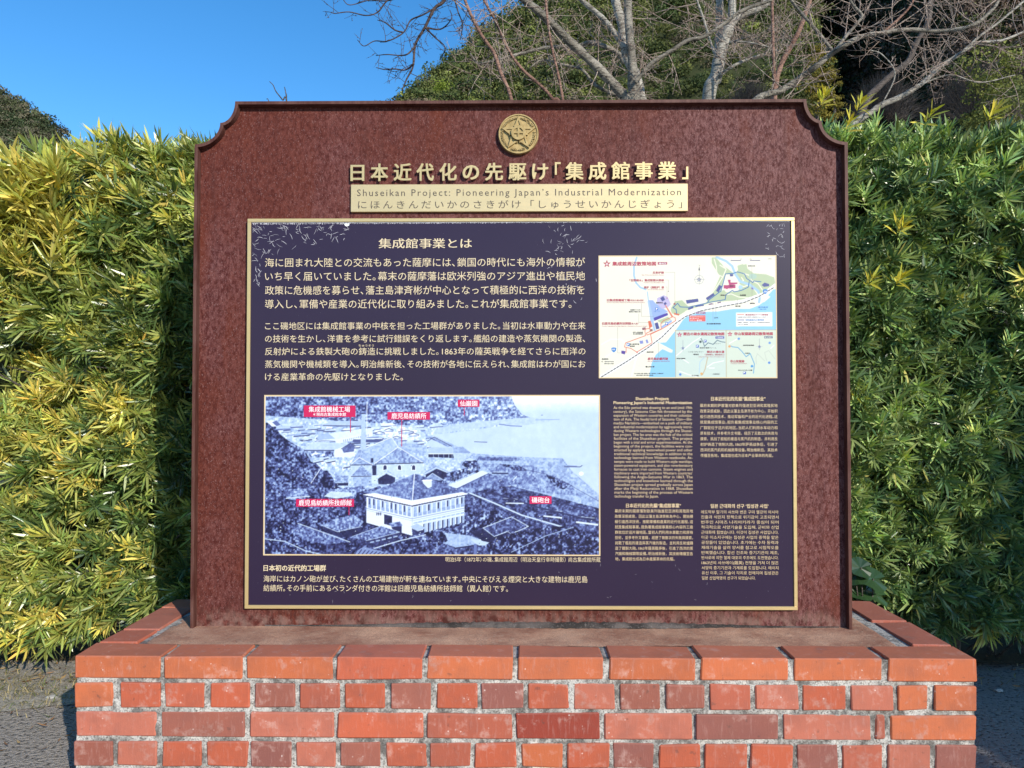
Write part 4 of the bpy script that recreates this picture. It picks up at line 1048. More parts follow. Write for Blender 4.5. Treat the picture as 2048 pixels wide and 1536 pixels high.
maptext('map_title_lettering', M_MR, [('集成館周辺散策地図', 218, 645, 133, 43, .03), ('反射炉跡', 612, 722, 220, 26, .02), ('「吉野疎水」集成館側水路跡', 385, 722, 295, 26, .02), ('高炉（熔鉱炉）跡', 527, 722, 364, 26, .02),
    ('旧集成館機械工場', 165, 388, 489, 27, .02), ('（現尚古集成館）', 388, 525, 491, 20, .01), ('旧鹿児島紡績所技師館', 118, 398, 716, 28, .02), ('（異人館）', 398, 472, 718, 20, .01), ('鹿児島紡績所跡', 563, 762, 1060, 28, .02),
    ('関吉の疎水溝周辺散策地図', 912, 1310, 818, 32, .03), ('寺山炭窯跡周辺散策地図', 1406, 1783, 816, 33, .03), ('関吉の疎水溝', 1142, 1310, 993, 26, .02), ('「吉野疎水」関吉取水口', 1120, 1310, 1020, 18, .01), ('寺山炭窯跡', 1367, 1506, 1085, 28, .02),
    ('Site of the reverberatory furnace', 505, 722, 243, 13, 0), ('Yoshino Leat (Shuseikan side)', 522, 727, 318, 13, 0), ('Site of the blast furnace', 563, 722, 386, 13, 0), ('Former Shuseikan Machinery Factory (Shokoshuseikan)', 165, 535, 512, 13, 0),
    ('Former Kagoshima Foreign Engineer’s Residence (Common Ijinkan)', 118, 560, 742, 12, 0), ('Site of Kagoshima Spinning Mill', 563, 776, 1084, 13, 0), ('Sekiyoshi Sluice Gate of Yoshino Leat', 1060, 1310, 1041, 11, 0), ('Terayama Charcoal Kiln', 1370, 1530, 1107, 11, 0),
    ('集成館周辺モデル散策路', 1515, 1740, 631, 19, .01)])
maptext('map_label_lettering', M_MK, [('仙巌園ガラス工芸', 393, 492, 584, 13, .02), ('薩摩切子製造工場', 380, 492, 602, 13, .02), ('磯山浄水場', 542, 628, 1138, 16, .02), ('鶴嶺神社', 645, 712, 514, 15, .02), ('（注）海岸公園、祇園之洲八坂神社、石橋記念', 430, 716, 1204, 13, .01), ('鹿児島駅、鹿児島水族館', 452, 616, 1222, 13, .01),
    ('異人館見学者', 388, 480, 918, 15, .02), ('駐車場', 388, 435, 938, 15, .02), ('鳥越隧道', 115, 180, 1063, 14, .02), ('至：鹿児島市役所', 112, 232, 1088, 12, .01), ('鹿児島中央駅', 140, 232, 1108, 12, .01), ('造船所跡', 553, 620, 995, 14, .02), ('旧芹ヶ野島津家', 420, 518, 803, 13, .02), ('金山鉱業事業所', 420, 518, 818, 13, .02),
    ('正門', 1210, 1248, 660, 17, .01), ('金天満宮電停車場', 1137, 1274, 719, 15, .02), ('鶴の庭', 1418, 1468, 547, 15, .02), ('猫神神社', 1560, 1610, 520, 15, .02), ('筆塚の前', 1542, 1610, 155, 15, .01), ('望嶽門', 1272, 1330, 440, 14, .02), ('御殿', 1362, 1400, 350, 18, .0), ('仙巌園', 1462, 1520, 440, 16, .02),
    ('ニッセイギャラリー', 958, 1108, 993, 16, .01), ('喫茶店', 1010, 1062, 1018, 15, .02), ('直売所 薩摩ファーム', 1070, 1232, 954, 15, .01), ('小屋神社', 1195, 1265, 1210, 15, .01), ('牛之宇都', 992, 1060, 1225, 15, .02), ('鹿児島下田郵便局', 845, 930, 1058, 13, .02),
    ('寺山ふれあい公園', 1445, 1582, 1172, 15, .01), ('陸軍演習場跡', 1495, 1600, 929, 13, .02), ('大迫寺', 1508, 1558, 1006, 13, .02), ('アクセスルート', 1212, 1276, 912, 12, .01), ('仙巌園内無料休憩所や御殿前を巡るお散歩コース', 1440, 1762, 654, 11, 0), ('仙巌園・旧集成館・異人館など、各所施設内の散策路を', 1440, 1762, 707, 11, 0), ('歩きやすい散策路', 1440, 1540, 727, 11, 0),
    ('0', 1374, 1380, 88, 12, 0), ('50', 1465, 1480, 88, 12, 0), ('100', 1555, 1578, 88, 12, 0), ('200m', 1735, 1775, 86, 12, 0), ('N', 1062, 1074, 150, 14, 0)])
maptext('map_blue_lettering', M_MB, [('鹿児島湾', 1642, 1735, 558, 18, 0), ('（錦江湾）', 1655, 1720, 578, 12, 0), ('有料施設内の散策路', 1515, 1698, 682, 19, .01), ('一般・バス', 618, 682, 597, 14, 0)])
maptext('map_white_lettering', M_WHITE, [('磯地区', 672, 745, 131, 20, .0), ('仙巌園受付', 1044, 1120, 614, 14, .0), ('カゴシマシティビュー', 975, 1118, 650, 14, .0), ('まち巡りバス', 975, 1062, 668, 14, 0), ('タクシー乗降場', 975, 1090, 686, 14, 0), ('下田地区', 1228, 1302, 854, 16, 0), ('寺山地区', 1702, 1774, 851, 16, 0),
    ('P', 643, 658, 575, 24, .05), ('P', 741, 756, 718, 24, .05), ('P', 364, 379, 923, 24, .05), ('10', 1700, 1722, 406, 24, .02), ('10', 219, 241, 970, 24, .02), ('P', 1040, 1053, 938, 20, .05), ('P', 1116, 1129, 888, 20, .05), ('P', 1498, 1511, 1197, 20, .05)])

# ------------------------------------------------------------------ hedge
def hedge_front(x, z):
    """depth of the leaf surface"""
    y = 2.735 + .03*math.sin(x*3.1+1)*math.sin(z*2.7) + .038*math.sin(x*8.3+z*5)*math.sin(z*9.1-x*4+1)+.018*math.sin(x*21+z*13)*math.sin(z*23+2)
    y -= .17*min(1, max(0, (-1.42-x)/.35))*(.55+.45*math.sin(z*3.4+.4))
    y -= .05*min(1, max(0, (x-1.35)/.5))
    if z < .42: y -= .05*math.sin(min(1, (.42-z)/.3)*PI)
    return y
def hedge_top(x):
    if x < 0: return 1.865-.10*min(1, max(0, (-1.52-x)/.25))
    return 1.895
def sprig(dirv, ln, wid, nl, spread, seed, tip=0., fine=False):
    """whorl of narrow leaves around a shoot: returns V (n,3), tri F, tint (n,3)"""
    r_ = np.random.default_rng(seed); d = np.array(dirv, float); d /= np.linalg.norm(d)
    a = np.cross(d, (0.13, .2, 1.)); a /= np.linalg.norm(a); b = np.cross(d, a)
    Vs = []; Fs = []; Cs = []; n0 = 0
    for i in range(nl):
        ph = i*2.39996+r_.uniform(-.3, .3); al = spread*(.35+.65*(1-i/nl))+r_.normal(0, .14); u = i/nl*.055
        l = ln*r_.uniform(.62, 1.1)*(1-.35*tip*i/nl); w = wid*r_.uniform(.8, 1.15)
        rad = a*math.cos(ph)+b*math.sin(ph); ax = d*math.cos(al)+rad*math.sin(al)
        side = np.cross(ax, d); ns = np.linalg.norm(side)
        if ns < 1e-3: continue
        side /= ns; nrm = np.cross(side, ax); nrm /= np.linalg.norm(nrm)
        roll = r_.normal(0, .45); side, nrm = side*math.cos(roll)+nrm*math.sin(roll), nrm*math.cos(roll)-side*math.sin(roll)
        cur = -abs(r_.normal(.0, .14))*l; side2 = r_.normal(0, .05)*l
        p0 = d*u
        def pt(s, k): return p0+ax*l*s+np.array((0, 0, cur))*s*s+side*side2*s*s+side*k
        if not fine:
            V = [pt(.02, 0), pt(.3, -w*.48), pt(.3, w*.48), pt(.72, -w*.42), pt(.72, w*.42), pt(1, 0)]
            F = np.array(((0, 2, 1), (1, 2, 4), (1, 4, 3), (3, 4, 5)))
            c = np.array((1, 1, 1.))*r_.uniform(.72, 1.25); c = c*np.array((r_.uniform(.85, 1.2), 1, r_.uniform(.7, 1.2)))
            if r_.random() < .012: c = np.array((1.6, 1.05, .9))
            Vs.append(np.array(V)); Fs.append(F+n0); Cs.append(np.tile(c, (6, 1))); n0 += 6; continue
        V = [pt(.02, 0), pt(.34, -w*.5)+nrm*w*.12, pt(.34, 0)-nrm*w*.08, pt(.34, w*.5)+nrm*w*.12,
             pt(.72, -w*.42)+nrm*w*.1, pt(.72, 0)-nrm*w*.06, pt(.72, w*.42)+nrm*w*.1, pt(1, 0)]
        F = np.array(((0, 2, 1), (0, 3, 2), (1, 2, 5), (1, 5, 4), (2, 3, 6), (2, 6, 5), (4, 5, 7), (5, 6, 7)))
        c = np.array((1, 1, 1.))*r_.uniform(.78, 1.2); c = c*np.array((r_.uniform(.85, 1.2), 1, r_.uniform(.7, 1.2)))
        Vs.append(np.array(V)); Fs.append(F+n0); Cs.append(np.tile(c, (8, 1))); n0 += 8
    return np.concatenate(Vs), np.concatenate(Fs), np.concatenate(Cs)
def hedge_colour(x, z, r_, depth=0):
    dark = np.array((.065, .115, .040)); mid_ = np.array((.21, .285, .085)); yel = np.array((.43, .48, .14)); gold = np.array((.66, .64, .17))
    t = r_.random()
    if x < 0:
        yl = min(1, max(0, (-1.15-x)/.62)); top_ = min(1, max(0, (z-1.45)/.42))
        k = .18+.62*yl+.38*top_
        if t < k*.62: c = yel*(1-.55*r_.random())+mid_*.3
        elif t < k*.62+.45: c = mid_*(.8+.5*r_.random())
        else: c = dark*(.9+.9*r_.random())
        if r_.random() < yl*.45*(.35+.65*(math.sin(z*7.5+1.2) > -.2)): c = gold*(.65+.5*r_.random())
        c = c*np.array((1.12, 1.06, .95))
    else:
        top_ = min(1, max(0, (z-1.5)/.4))
        if t < .14+.25*top_: c = mid_*(1.2+.7*r_.random())+yel*.2
        elif t < .62: c = mid_*(.8+.5*r_.random())
        else: c = dark*(1.1+.8*r_.random())
        c = c*np.array((1.02, 1.06, 1.25))
        if r_.random() < .012: c = gold*.9
    return c
hedge = empty('hedge', (0, 3.1, 0), 'tall clipped evergreen hedge of narrow leaves running behind the rusty sign', 'hedge')
TPL = []                              # shoot templates, axis along -Y (towards the viewer) and up
for k in range(22):
    TPL.append(sprig((0, -1, 0), .074, .0074, 24, 1.2, 100+k, .3, k % 2 == 0 and k < 8))
def frame_of(d, roll):
    d = Vector(d).normalized(); q = Vector((0, -1, 0)).rotation_difference(d)
    return (q.to_matrix() @ Matrix.Rotation(roll, 3, 'Y'))
placed = []
def scatter_hedge(x0, x1, per_m2):
    n_ = int((x1-x0)*1.9*per_m2)
    for _ in range(n_):
        x = rng.uniform(x0, x1); z = rng.uniform(.17+.02*math.sin(x*9), hedge_top(x)+.02)
        hole = False
        for (hx, hz, rx_, rz_) in ((-1.72, 1.55, .14, .09), (-1.76, 1.08, .12, .10), (-1.62, .95, .08, .05), (1.62, 1.22, .10, .06), (1.78, .75, .12, .1)):
            if ((x-hx)/rx_)**2+((z-hz)/rz_)**2 < 1: hole = True
        dp = abs(rng.normal(0, .088))+(.13 if hole else 0)
        top_ = max(0, (z-(hedge_top(x)-.12))/.12)
        y = hedge_front(x, z)+dp+.06*top_**2
        if z < .40 : up = rng.normal(-.25, .35)
        else: up = rng.normal(.25, .42)
        d = (rng.normal(-.10, .5), -1, up+.75*top_)
        if x < -1.0 and rng.random() < .4: d = (rng.normal(-.55, .4), -1, up+.3)
        placed.append((x, y, z, d, rng.uniform(0, 2*PI), rng.uniform(.7, 1.25)*(1.18 if (x < 0 and z > 1.25) else 1), dp))
for a_, b_, dens in ((-2.5, -1.82, 260), (-1.82, -.98, 1300), (-.98, .98, 90), (.98, 1.86, 1300), (1.86, 2.6, 260)): scatter_hedge(a_, b_, dens)
for _ in range(2200):                 # top surface
    x = rng.uniform(-2.5, 2.6); y = 2.76+abs(rng.normal(0, .28)); 
    if abs(x) < .95 and rng.random() < .75: continue
    z = hedge_top(x)+rng.normal(-.01, .02)+.02*math.sin(x*11)
    placed.append((x, min(y, 3.5), z, (rng.normal(0, .45), rng.normal(-.35, .35), .9), rng.uniform(0, 2*PI), rng.uniform(.6, 1.0), .03))
# a tuft of long golden shoots at the left end
for _ in range(46):
    x = rng.uniform(-1.85, -1.55); z = rng.uniform(1.4, 1.74)
    placed.append((x, hedge_front(x, z)-.03, z, (rng.normal(-.1, .35), -.5, rng.uniform(.5, 1.4)), rng.uniform(0, 2*PI), rng.uniform(1.2, 1.7), -.2))
# the shoots that show largest become pieces of their own, the rest one mass
order = sorted(range(len(placed)), key=lambda i: (not (.98 < abs(placed[i][0]) < 1.85), placed[i][6]+.004*(i % 7)))
own = set(order[:295]); leafb = AB(); tplm = {}
for i, (x, y, z, d, roll, sc_, dp) in enumerate(placed):
    k = int(rng.choice((0, 2, 4, 6))) if i in own else int(rng.integers(len(TPL)-8)+8); V, F, C_ = TPL[k]; c = hedge_colour(x, z, rng)
    if dp == -.2: c = np.array((.58, .56, .13))*rng.uniform(.7, 1.1)
    Mx = np.array(frame_of(d, roll))*sc_
    if i in own:
        name = 'yellow_shoot' if c[0] > .28 and c[0] > c[1]*.9 else 'leafy_shoot'
        if k not in tplm:
            o = mk(name, V, F, M_LEAF, None, col=C_); tplm[k] = o.data
        else:
            o = bpy.data.objects.new(name, tplm[k]); COL.objects.link(o)
        o.name = name; o.parent = hedge
        M4 = Matrix(Mx.tolist()).to_4x4(); M4.translation = Vector((x, y-3.1, z)); o.matrix_local = M4; o.color = (*c, 1)
    else:
        leafb.add(V@Mx.T+np.array((x, y, z)), F, C_*c)
leafb.build('leaf_mass', M_LEAF, hedge, kind='stuff')
# bright star shaped young shoots on the right
for px, py in ((1733, 575), (1790, 572), (1712, 228), (1850, 250), (1795, 470), (1975, 245), (1690, 265), (1640, 215)):
    x, z = P(px, py, 2.66); V, F, C_ = sprig((0, -1, .55), .075, .009, 15, .85, int(px), .3, True)
    o = mk('yellow_shoot', V*1.0+np.array((x, 2.66, z)), F, M_LEAF, hedge, col=C_, origin=(x, 2.66, z)); o.color = (.62, .57, .08, 1)
# inner branches: woody stems, and a leaf sheet coloured dark for the shade inside
br = MB()
def tube_pts(pts, rads, ns=6):
    pts = [np.array(p, float) for p in pts]; V = []; F = []; n_ = len(pts); prev = None
    for i, p in enumerate(pts):
        d = pts[min(i+1, n_-1)]-pts[max(i-1, 0)]; d /= max(np.linalg.norm(d), 1e-9)
        if prev is None: a = np.cross(d, (.3, 1, .2))
        else: a = prev-d*np.dot(prev, d)
        a /= max(np.linalg.norm(a), 1e-9); prev = a; b = np.cross(d, a)
        for k in range(ns):
            an = 2*PI*k/ns; V.append(p+(a*math.cos(an)+b*math.sin(an))*rads[i])
    for i in range(n_-1):
        for k in range(ns): F.append((i*ns+k, i*ns+(k+1) % ns, (i+1)*ns+(k+1) % ns, (i+1)*ns+k))
    F.append(tuple(range(ns))[::-1]); F.append(tuple((n_-1)*ns+k for k in range(ns)))
    return np.array(V), F
for i in range(40):
    x = -2.45+i*.128; pts = [(x+rng.normal(0, .02)*k, 2.93+rng.normal(0, .03)-.0*k, k*.3) for k in range(6)]
    br.add(*tube_pts(pts, [.016-.0022*k for k in range(6)]))
    for k in range(5):
        p = pts[k+0]; br.add(*tube_pts([p, (p[0]+rng.normal(0, .1), 2.8, p[2]+.12), (p[0]+rng.normal(0, .15), 2.74, p[2]+.2)], [.006, .004, .002], 5))
br.build('stems', M_BARKD, hedge)
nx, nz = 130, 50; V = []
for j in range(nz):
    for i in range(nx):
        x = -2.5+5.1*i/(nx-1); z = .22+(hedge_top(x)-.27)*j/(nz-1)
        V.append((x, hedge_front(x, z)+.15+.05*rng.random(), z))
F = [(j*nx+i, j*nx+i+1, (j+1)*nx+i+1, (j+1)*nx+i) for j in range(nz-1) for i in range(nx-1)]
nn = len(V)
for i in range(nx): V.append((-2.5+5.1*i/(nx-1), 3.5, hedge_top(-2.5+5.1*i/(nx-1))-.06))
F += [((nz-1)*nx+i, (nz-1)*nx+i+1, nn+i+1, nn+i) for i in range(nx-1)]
mk('shade_dark_foliage', V, F, M_LEAF, hedge, col=np.tile((.022, .032, .014), (len(V), 1)))  # darker than any shoot: the hedge's inner shade is in this colour

# broad leaved plant at the foot of the hedge, right of the sign
plant = empty('broad_leaved_plant', (.0, 0, 0), 'low plant with large round glossy leaves behind the right end of the plinth', 'plant')
px_, pz_ = P(1735, 1215, 2.56); plant.location = (px_, 2.56, 0)
def round_leaf(cx, cy, cz, r_, nrm, seed):
    q = Vector((0, 0, 1)).rotation_difference(Vector(nrm)); rr_ = random.Random(seed); V = [(0, 0, -.004)]; n_ = 18
    for k in range(n_):
        a = 2*PI*k/n_+.17; w = r_*(1+.06*math.sin(a*5+seed)+rr_.uniform(-.03, .03)); 
        if k == 0: w *= .35
        V.append((w*math.cos(a), w*math.sin(a)*.9, .006*math.sin(a*3)))
    V = [tuple(q @ Vector(v)+Vector((cx, cy, cz))) for v in V]
    return V, [(0, k+1, (k+1) % n_+1) for k in range(n_)]
for i, (px, py, rr_, nv) in enumerate(((1722, 1135, .042, (.3, -.8, .5)), (1713, 1150, .045, (-.2, -.8, .6)), (1752, 1160, .055, (.4, -.7, .6)), (1731, 1185, .05, (.1, -.6, .8)), (1765, 1196, .045, (.5, -.6, .7)), (1712, 1128, .034, (-.3, -.9, .3)), (1745, 1205, .04, (.2, -.7, .8)))):
    x, z = P(px, py, 2.53); V, F = round_leaf(x, 2.53+.01*i, z, rr_, nv, i)
    c = np.tile((.03, .07, .025), (len(V), 1))*(.8+.1*i)  # green darkened to stand for the shade the plant grows in
    mk('round_leaf', V, F, M_LEAF, plant, col=c)
    b_ = tube_pts([(px_, 2.56, .01), ((px_+x)/2, 2.55, z*.55), (x, 2.53+.01*i, z)], [.003, .0025, .002], 5); mk('leaf_stalk', b_[0], b_[1], M_BARKD, plant)

# litter and dry grass on the verge
lit = AB(); dg_ = AB()
def blade(x, y, z, a, l, w, lean):
    d = np.array((math.cos(a), math.sin(a), 0)); s_ = np.array((-math.sin(a), math.cos(a), 0))*w
    p0 = np.array((x, y, z)); p1 = p0+d*l*.4*lean+np.array((0, 0, l*.6*(1.1-lean))); p2 = p0+d*l*lean+np.array((0, 0, l*.75*(1.1-lean)))
    return np.array([p0-s_, p0+s_, p1+s_*.8, p1-s_*.8, p2]), np.array(((0, 1, 2), (0, 2, 3), (3, 2, 4)))
for _ in range(2600):
    if rng.random() < .62: x = rng.uniform(-1.95, -1.08); y = 2.62+rng.normal(.0, .09)+.05*math.sin(x*9)
    else: x = rng.uniform(-2.0, 2.4); y = rng.uniform(2.55, 2.95)
    V, F = blade(x, y, .006, rng.uniform(0, 2*PI), rng.uniform(.02, .065), .0012, rng.uniform(.5, 1.05))
    c = np.array(((.42, .34, .17), (.30, .25, .12), (.16, .20, .05))[int(rng.choice(3, p=(.5, .3, .2)))])*rng.uniform(.7, 1.2); dg_.add(V, F, c)
for _ in range(1500):
    x = rng.uniform(-2.2, 2.5) if rng.random() < .6 else rng.uniform(-1.6, -1.05); y = rng.uniform(2.62, 2.95) if rng.random() < .93 else rng.uniform(2.1, 2.6)
    if -1.1 < x < 1.13 and y < 2.5: continue
    a = rng.uniform(0, 2*PI); l = rng.uniform(.012, .045); w = rng.uniform(.002, .005); d = np.array((math.cos(a), math.sin(a), rng.normal(0, .12))); s_ = np.array((-math.sin(a), math.cos(a), rng.normal(0, .3)))*w
    p = np.array((x, y, .012+rng.random()*.012)); V = np.array([p, p+d*l*.5-s_, p+d*l*.5+s_, p+d*l+np.array((0, 0, .004))])
    lit.add(V, np.array(((0, 1, 2), (1, 3, 2))), np.array(((.30, .16, .07), (.36, .25, .12), (.20, .10, .05))[int(rng.integers(3))])*rng.uniform(.7, 1.2))
dg_.build('dry_grass', M_DRY, kind='stuff'); lit.build('fallen_leaves', M_DRY, kind='stuff')
def stone(x, y, s_, label, c=(.42, .40, .36)):
    V, F = [], []
    import bmesh
    bm = bmesh.new(); bmesh.ops.create_icosphere(bm, subdivisions=2, radius=1)
    rr_ = random.Random(int(x*1000))
    for v in bm.verts: v.co *= rr_.uniform(.8, 1.1)
    V = [(x+v.co.x*s_, y+v.co.y*s_*.8, .004+max(-.2, v.co.z)*s_*.45) for v in bm.verts]; F = [tuple(v.index for v in f.verts) for f in bm.faces]; bm.free()
    mk('stone', V, F, plain('pale_stone', c, .9), origin=(x, y, .004), label=label, category='stone')
stone(P(103, 1375, 2.52)[0], 2.52, .022, 'small pale stone chip lying on the asphalt left of the plinth')
stone(XL0-.012, 1.97, .013, 'tiny pale mortar crumb beside the left face of the plinth', (.62, .6, .54))
stone(P(1950, 1296, 2.75)[0], 2.62, .016, 'pale stone on the shaded ground beyond the right end of the plinth')

# ------------------------------------------------------------------ bare trees behind the hedge
def cat(pts, n_=6):
    p = [np.array(q, float) for q in pts]; p = [2*p[0]-p[1]]+p+[2*p[-1]-p[-2]]; out = []
    for i in range(1, len(p)-2):
        for k in range(n_):
            t_ = k/n_; a, b, c_, d = p[i-1:i+3]
            out.append(.5*((2*b)+(-a+c_)*t_+(2*a-5*b+4*c_-d)*t_*t_+(-a+3*b-3*c_+d)*t_**3))
    out.append(p[-2]); return out
def limb(parent, name, pts, w0, w1, Y, mat, dy=None, ns=9, jit=0.):
    """pts in photograph pixels lying at depth Y (+dy per point)"""
    n_ = len(pts); q = []
    for i, (px, py) in enumerate(pts):
        Yi = Y+(dy[i] if dy else .0); x, z = P(px, py, Yi); q.append((x, Yi, z))
    c = cat(q, 6); rr_ = []
    for i in range(len(c)):
        u = i/(len(c)-1); rr_.append((w0+(w1-w0)*u)/2*Y/FPX*(1+.06*math.sin(i*1.7)+.04*rng.normal()))
    V, F = tube_pts(c, rr_, ns); mk(name, V, F, mat, parent, smooth=True)
    return c
def grow(tb, p, d, ln, r0, depth, grav=.16, wob=.24, kids=3):
    n_ = max(4, int(ln/.09)); pts = [np.array(p)]; d = np.array(d, float); d /= np.linalg.norm(d)
    for i in range(n_):
        d = d+rng.normal(0, wob, 3)*.33+np.array((0, 0, grav*.25)); d /= np.linalg.norm(d); pts.append(pts[-1]+d*ln/n_)
    V, F = tube_pts(pts, [r0*(1-.8*i/n_)+.0006 for i in range(n_+1)], 4); tb.add(V, F)
    if depth > 0:
        for k in range(kids):
            i = int(rng.uniform(.25, .95)*n_); dd = d*.55+rng.normal(0, .75, 3)*np.array((1, .6, 1)); grow(tb, pts[i], dd, ln*rng.uniform(.35, .65), r0*.55, depth-1, grav, wob, kids)
    else:
        for k in range(2):            # buds
            i = int(rng.uniform(.3, 1)*n_); s_ = rng.normal(0, 1, 3); s_ /= np.linalg.norm(s_); e_ = pts[min(i, n_)]+(d*.7+s_*.6)*.012
            tb.add(*tube_pts([pts[min(i, n_)], (pts[min(i, n_)]+e_)/2, e_], [.0008, .0026, .0006], 4))
def twigs(tb, curve, n_, ln, r0, bias=(0, 0, .4), depth=2, kids=3, lo=.1):
    for _ in range(n_):
        i = int(rng.uniform(lo, 1)*(len(curve)-1)); d = rng.normal(0, 1, 3)*np.array((1, .5, 1))+np.array(bias)
        grow(tb, curve[i], d, ln*rng.uniform(.5, 1.2), r0*rng.uniform(.7, 1.2), depth, kids=kids)
def base_of(px, Y):
    return (P(px, 1200, Y)[0], Y, 0)
# tree A: fork of grey limbs above the middle of the sign
Y = 6.5
ta = empty('bare_tree', base_of(1275, Y), 'bare grey cherry tree forking into four limbs above the middle of the sign', 'tree', 'bare trees behind the hedge')
tb = MB()
limb(ta, 'trunk', [(1280, 1085), (1278, 800), (1272, 500), (1268, 300), (1268, 190), (1266, 150)], 34, 22, Y, M_BARK)
c1 = limb(ta, 'limb', [(1268, 215), (1248, 191), (1197, 137), (1128, 72), (1087, 31), (1050, 0), (980, -60)], 23, 12, Y, M_BARK, [0, 0, -.1, -.25, -.35, -.45, -.6])
c2 = limb(ta, 'limb', [(1268, 215), (1267, 191), (1266, 143), (1259, 68), (1256, 0), (1262, -60)], 21, 14, Y, M_BARK)
c3 = limb(ta, 'limb', [(1285, 215), (1281, 191), (1272, 150), (1254, 113), (1244, 51), (1231, 0), (1225, -50)], 21, 17, Y+.25, M_BARKW)
c4 = limb(ta, 'limb', [(1256, 108), (1247, 92), (1210, 41), (1163, 0), (1130, -40)], 12, 9, Y+.1, M_BARKW)
c5 = limb(ta, 'limb', [(1250, 125), (1231, 103), (1183, 85), (1156, 91), (1087, 96), (1036, 109), (968, 126), (954, 126), (940, 106)], 11, 3, Y+.5, M_BARK)
c6 = limb(ta, 'limb', [(1270, 165), (1282, 150), (1305, 125), (1350, 97), (1375, 81), (1409, 73), (1447, 48), (1485, 21), (1544, 0)], 9, 7, Y-.2, M_BARK)
c7 = limb(ta, 'limb', [(1245, 195), (1220, 185), (1190, 170), (1165, 140), (1130, 130), (1085, 120), (1060, 135)], 8, 2.5, Y+.6, M_BARK)
for c_, n_, l_ in ((c1, 12, .55), (c2, 6, .5), (c3, 4, .5), (c4, 7, .5), (c5, 16, .5), (c6, 10, .5), (c7, 12, .45)): twigs(tb, c_, n_, l_, .0036)
tb.build('twigs', M_TWIG, ta, kind='stuff')
# tree B: white stem right of centre
Y = 8.0
t2 = empty('bare_tree', base_of(1418, Y), 'bare white barked tree right of the middle with a stem bending right', 'tree', 'bare trees behind the hedge'); tb = MB()
limb(t2, 'trunk', [(1400, 1030), (1402, 700), (1408, 400), (1418, 194), (1432, 152), (1444, 93), (1459, 52)], 34, 22, Y, M_BARKW)
c1 = limb(t2, 'limb', [(1450, 75), (1459, 52), (1478, 31), (1520, 14), (1547, -7), (1600, -40)], 20, 13, Y, M_BARKW)
c2 = limb(t2, 'limb', [(1448, 80), (1462, 45), (1465, 0), (1466, -50)], 17, 14, Y+.1, M_BARKW)
c3 = limb(t2, 'limb', [(1436, 130), (1439, 69), (1439, 30), (1439, 0), (1436, -50)], 17, 14, Y+.3, M_BARKW)
c4 = limb(t2, 'limb', [(1432, 115), (1423, 90), (1406, 35), (1394, 0), (1385, -40)], 5, 4, Y-.1, M_BARKW)
c5 = limb(t2, 'limb', [(1440, 150), (1468, 131), (1500, 117), (1534, 107)], 7, 5, Y-.1, M_BARKW)
c6 = limb(t2, 'limb', [(1459, 84), (1490, 84), (1530, 92), (1560, 104)], 5, 2, Y-.3, M_BARKW)
for c_, n_ in ((c1, 10), (c2, 5), (c3, 6), (c4, 8), (c5, 10), (c6, 10)): twigs(tb, c_, n_, .55, .0045)
tb.build('twigs', M_TWIG, t2, kind='stuff')
# tree C: long limb sweeping to the right
Y = 6.0
t3 = empty('bare_tree', base_of(1500, Y), 'bare grey tree whose long limb sweeps right over the hedge', 'tree', 'bare trees behind the hedge'); tb = MB()
limb(t3, 'trunk', [(1478, 1100), (1480, 700), (1488, 350), (1500, 230), (1523, 192)], 26, 13, Y, M_BARK)
c1 = limb(t3, 'limb', [(1506, 205), (1523, 192), (1561, 181), (1596, 159), (1634, 131), (1658, 111), (1686, 92), (1724, 73), (1765, 66), (1814, 59), (1879, 62), (1942, 52), (1983, 21), (1997, 0), (2010, -30)], 14, 5, Y, M_BARK, [0, 0, 0, 0, -.1, -.1, -.2, -.2, -.2, -.2, -.2, -.3, -.3, -.3, -.3])
c2 = limb(t3, 'limb', [(1664, 105), (1661, 97), (1637, 66), (1613, 38), (1582, 0), (1560, -30)], 8, 5, Y-.1, M_BARK)
c3 = limb(t3, 'limb', [(1672, 100), (1690, 75), (1713, 48), (1724, 31), (1706, 10), (1690, -20)], 7, 5, Y-.15, M_BARK)
c4 = limb(t3, 'limb', [(1765, 66), (1800, 35), (1822, 10), (1830, -15)], 5, 4, Y-.2, M_BARKR)
for c_, n_ in ((c1, 19), (c2, 6), (c3, 5), (c4, 3)): twigs(tb, c_, n_, .5, .0040)
tb.build('twigs', M_TWIG, t3, kind='stuff')
# tree E: white slanting stem at the right, and leaning stem behind it
Y = 7.0
t5 = empty('bare_tree', base_of(1700, Y), 'bare pale tree at the right slanting up to the corner', 'tree', 'bare trees behind the hedge'); tb = MB()
c1 = limb(t5, 'trunk', [(1660, 1060), (1662, 600), (1680, 300), (1744, 223), (1800, 194), (1841, 169), (1879, 135), (1921, 107), (1955, 86), (2004, 81), (2060, 58)], 15, 4, Y, M_BARKW)
c2 = limb(t5, 'limb', [(1921, 107), (1960, 72), (1997, 45), (2055, -4)], 5, 4, Y-.1, M_BARKW)
c3 = limb(t5, 'limb', [(1760, 216), (1790, 150), (1765, 110), (1740, 100)], 3, 2, Y-.2, M_BARKW)
c4 = limb(t5, 'limb', [(1841, 169), (1900, 150), (1960, 165), (2030, 150)], 3, 2, Y-.2, M_BARKW)
twigs(tb, c1, 11, .5, .0038, lo=.5); twigs(tb, c2, 6, .5, .004); twigs(tb, c3, 4, .35, .0035); twigs(tb, c4, 7, .4, .0035)
tb.build('twigs', M_TWIG, t5, kind='stuff')
Y = 9.5
t6 = empty('bare_tree', base_of(1700, Y), 'bare mottled brown tree behind the pale slanting one at the right', 'tree', 'bare trees behind the hedge'); tb = MB()
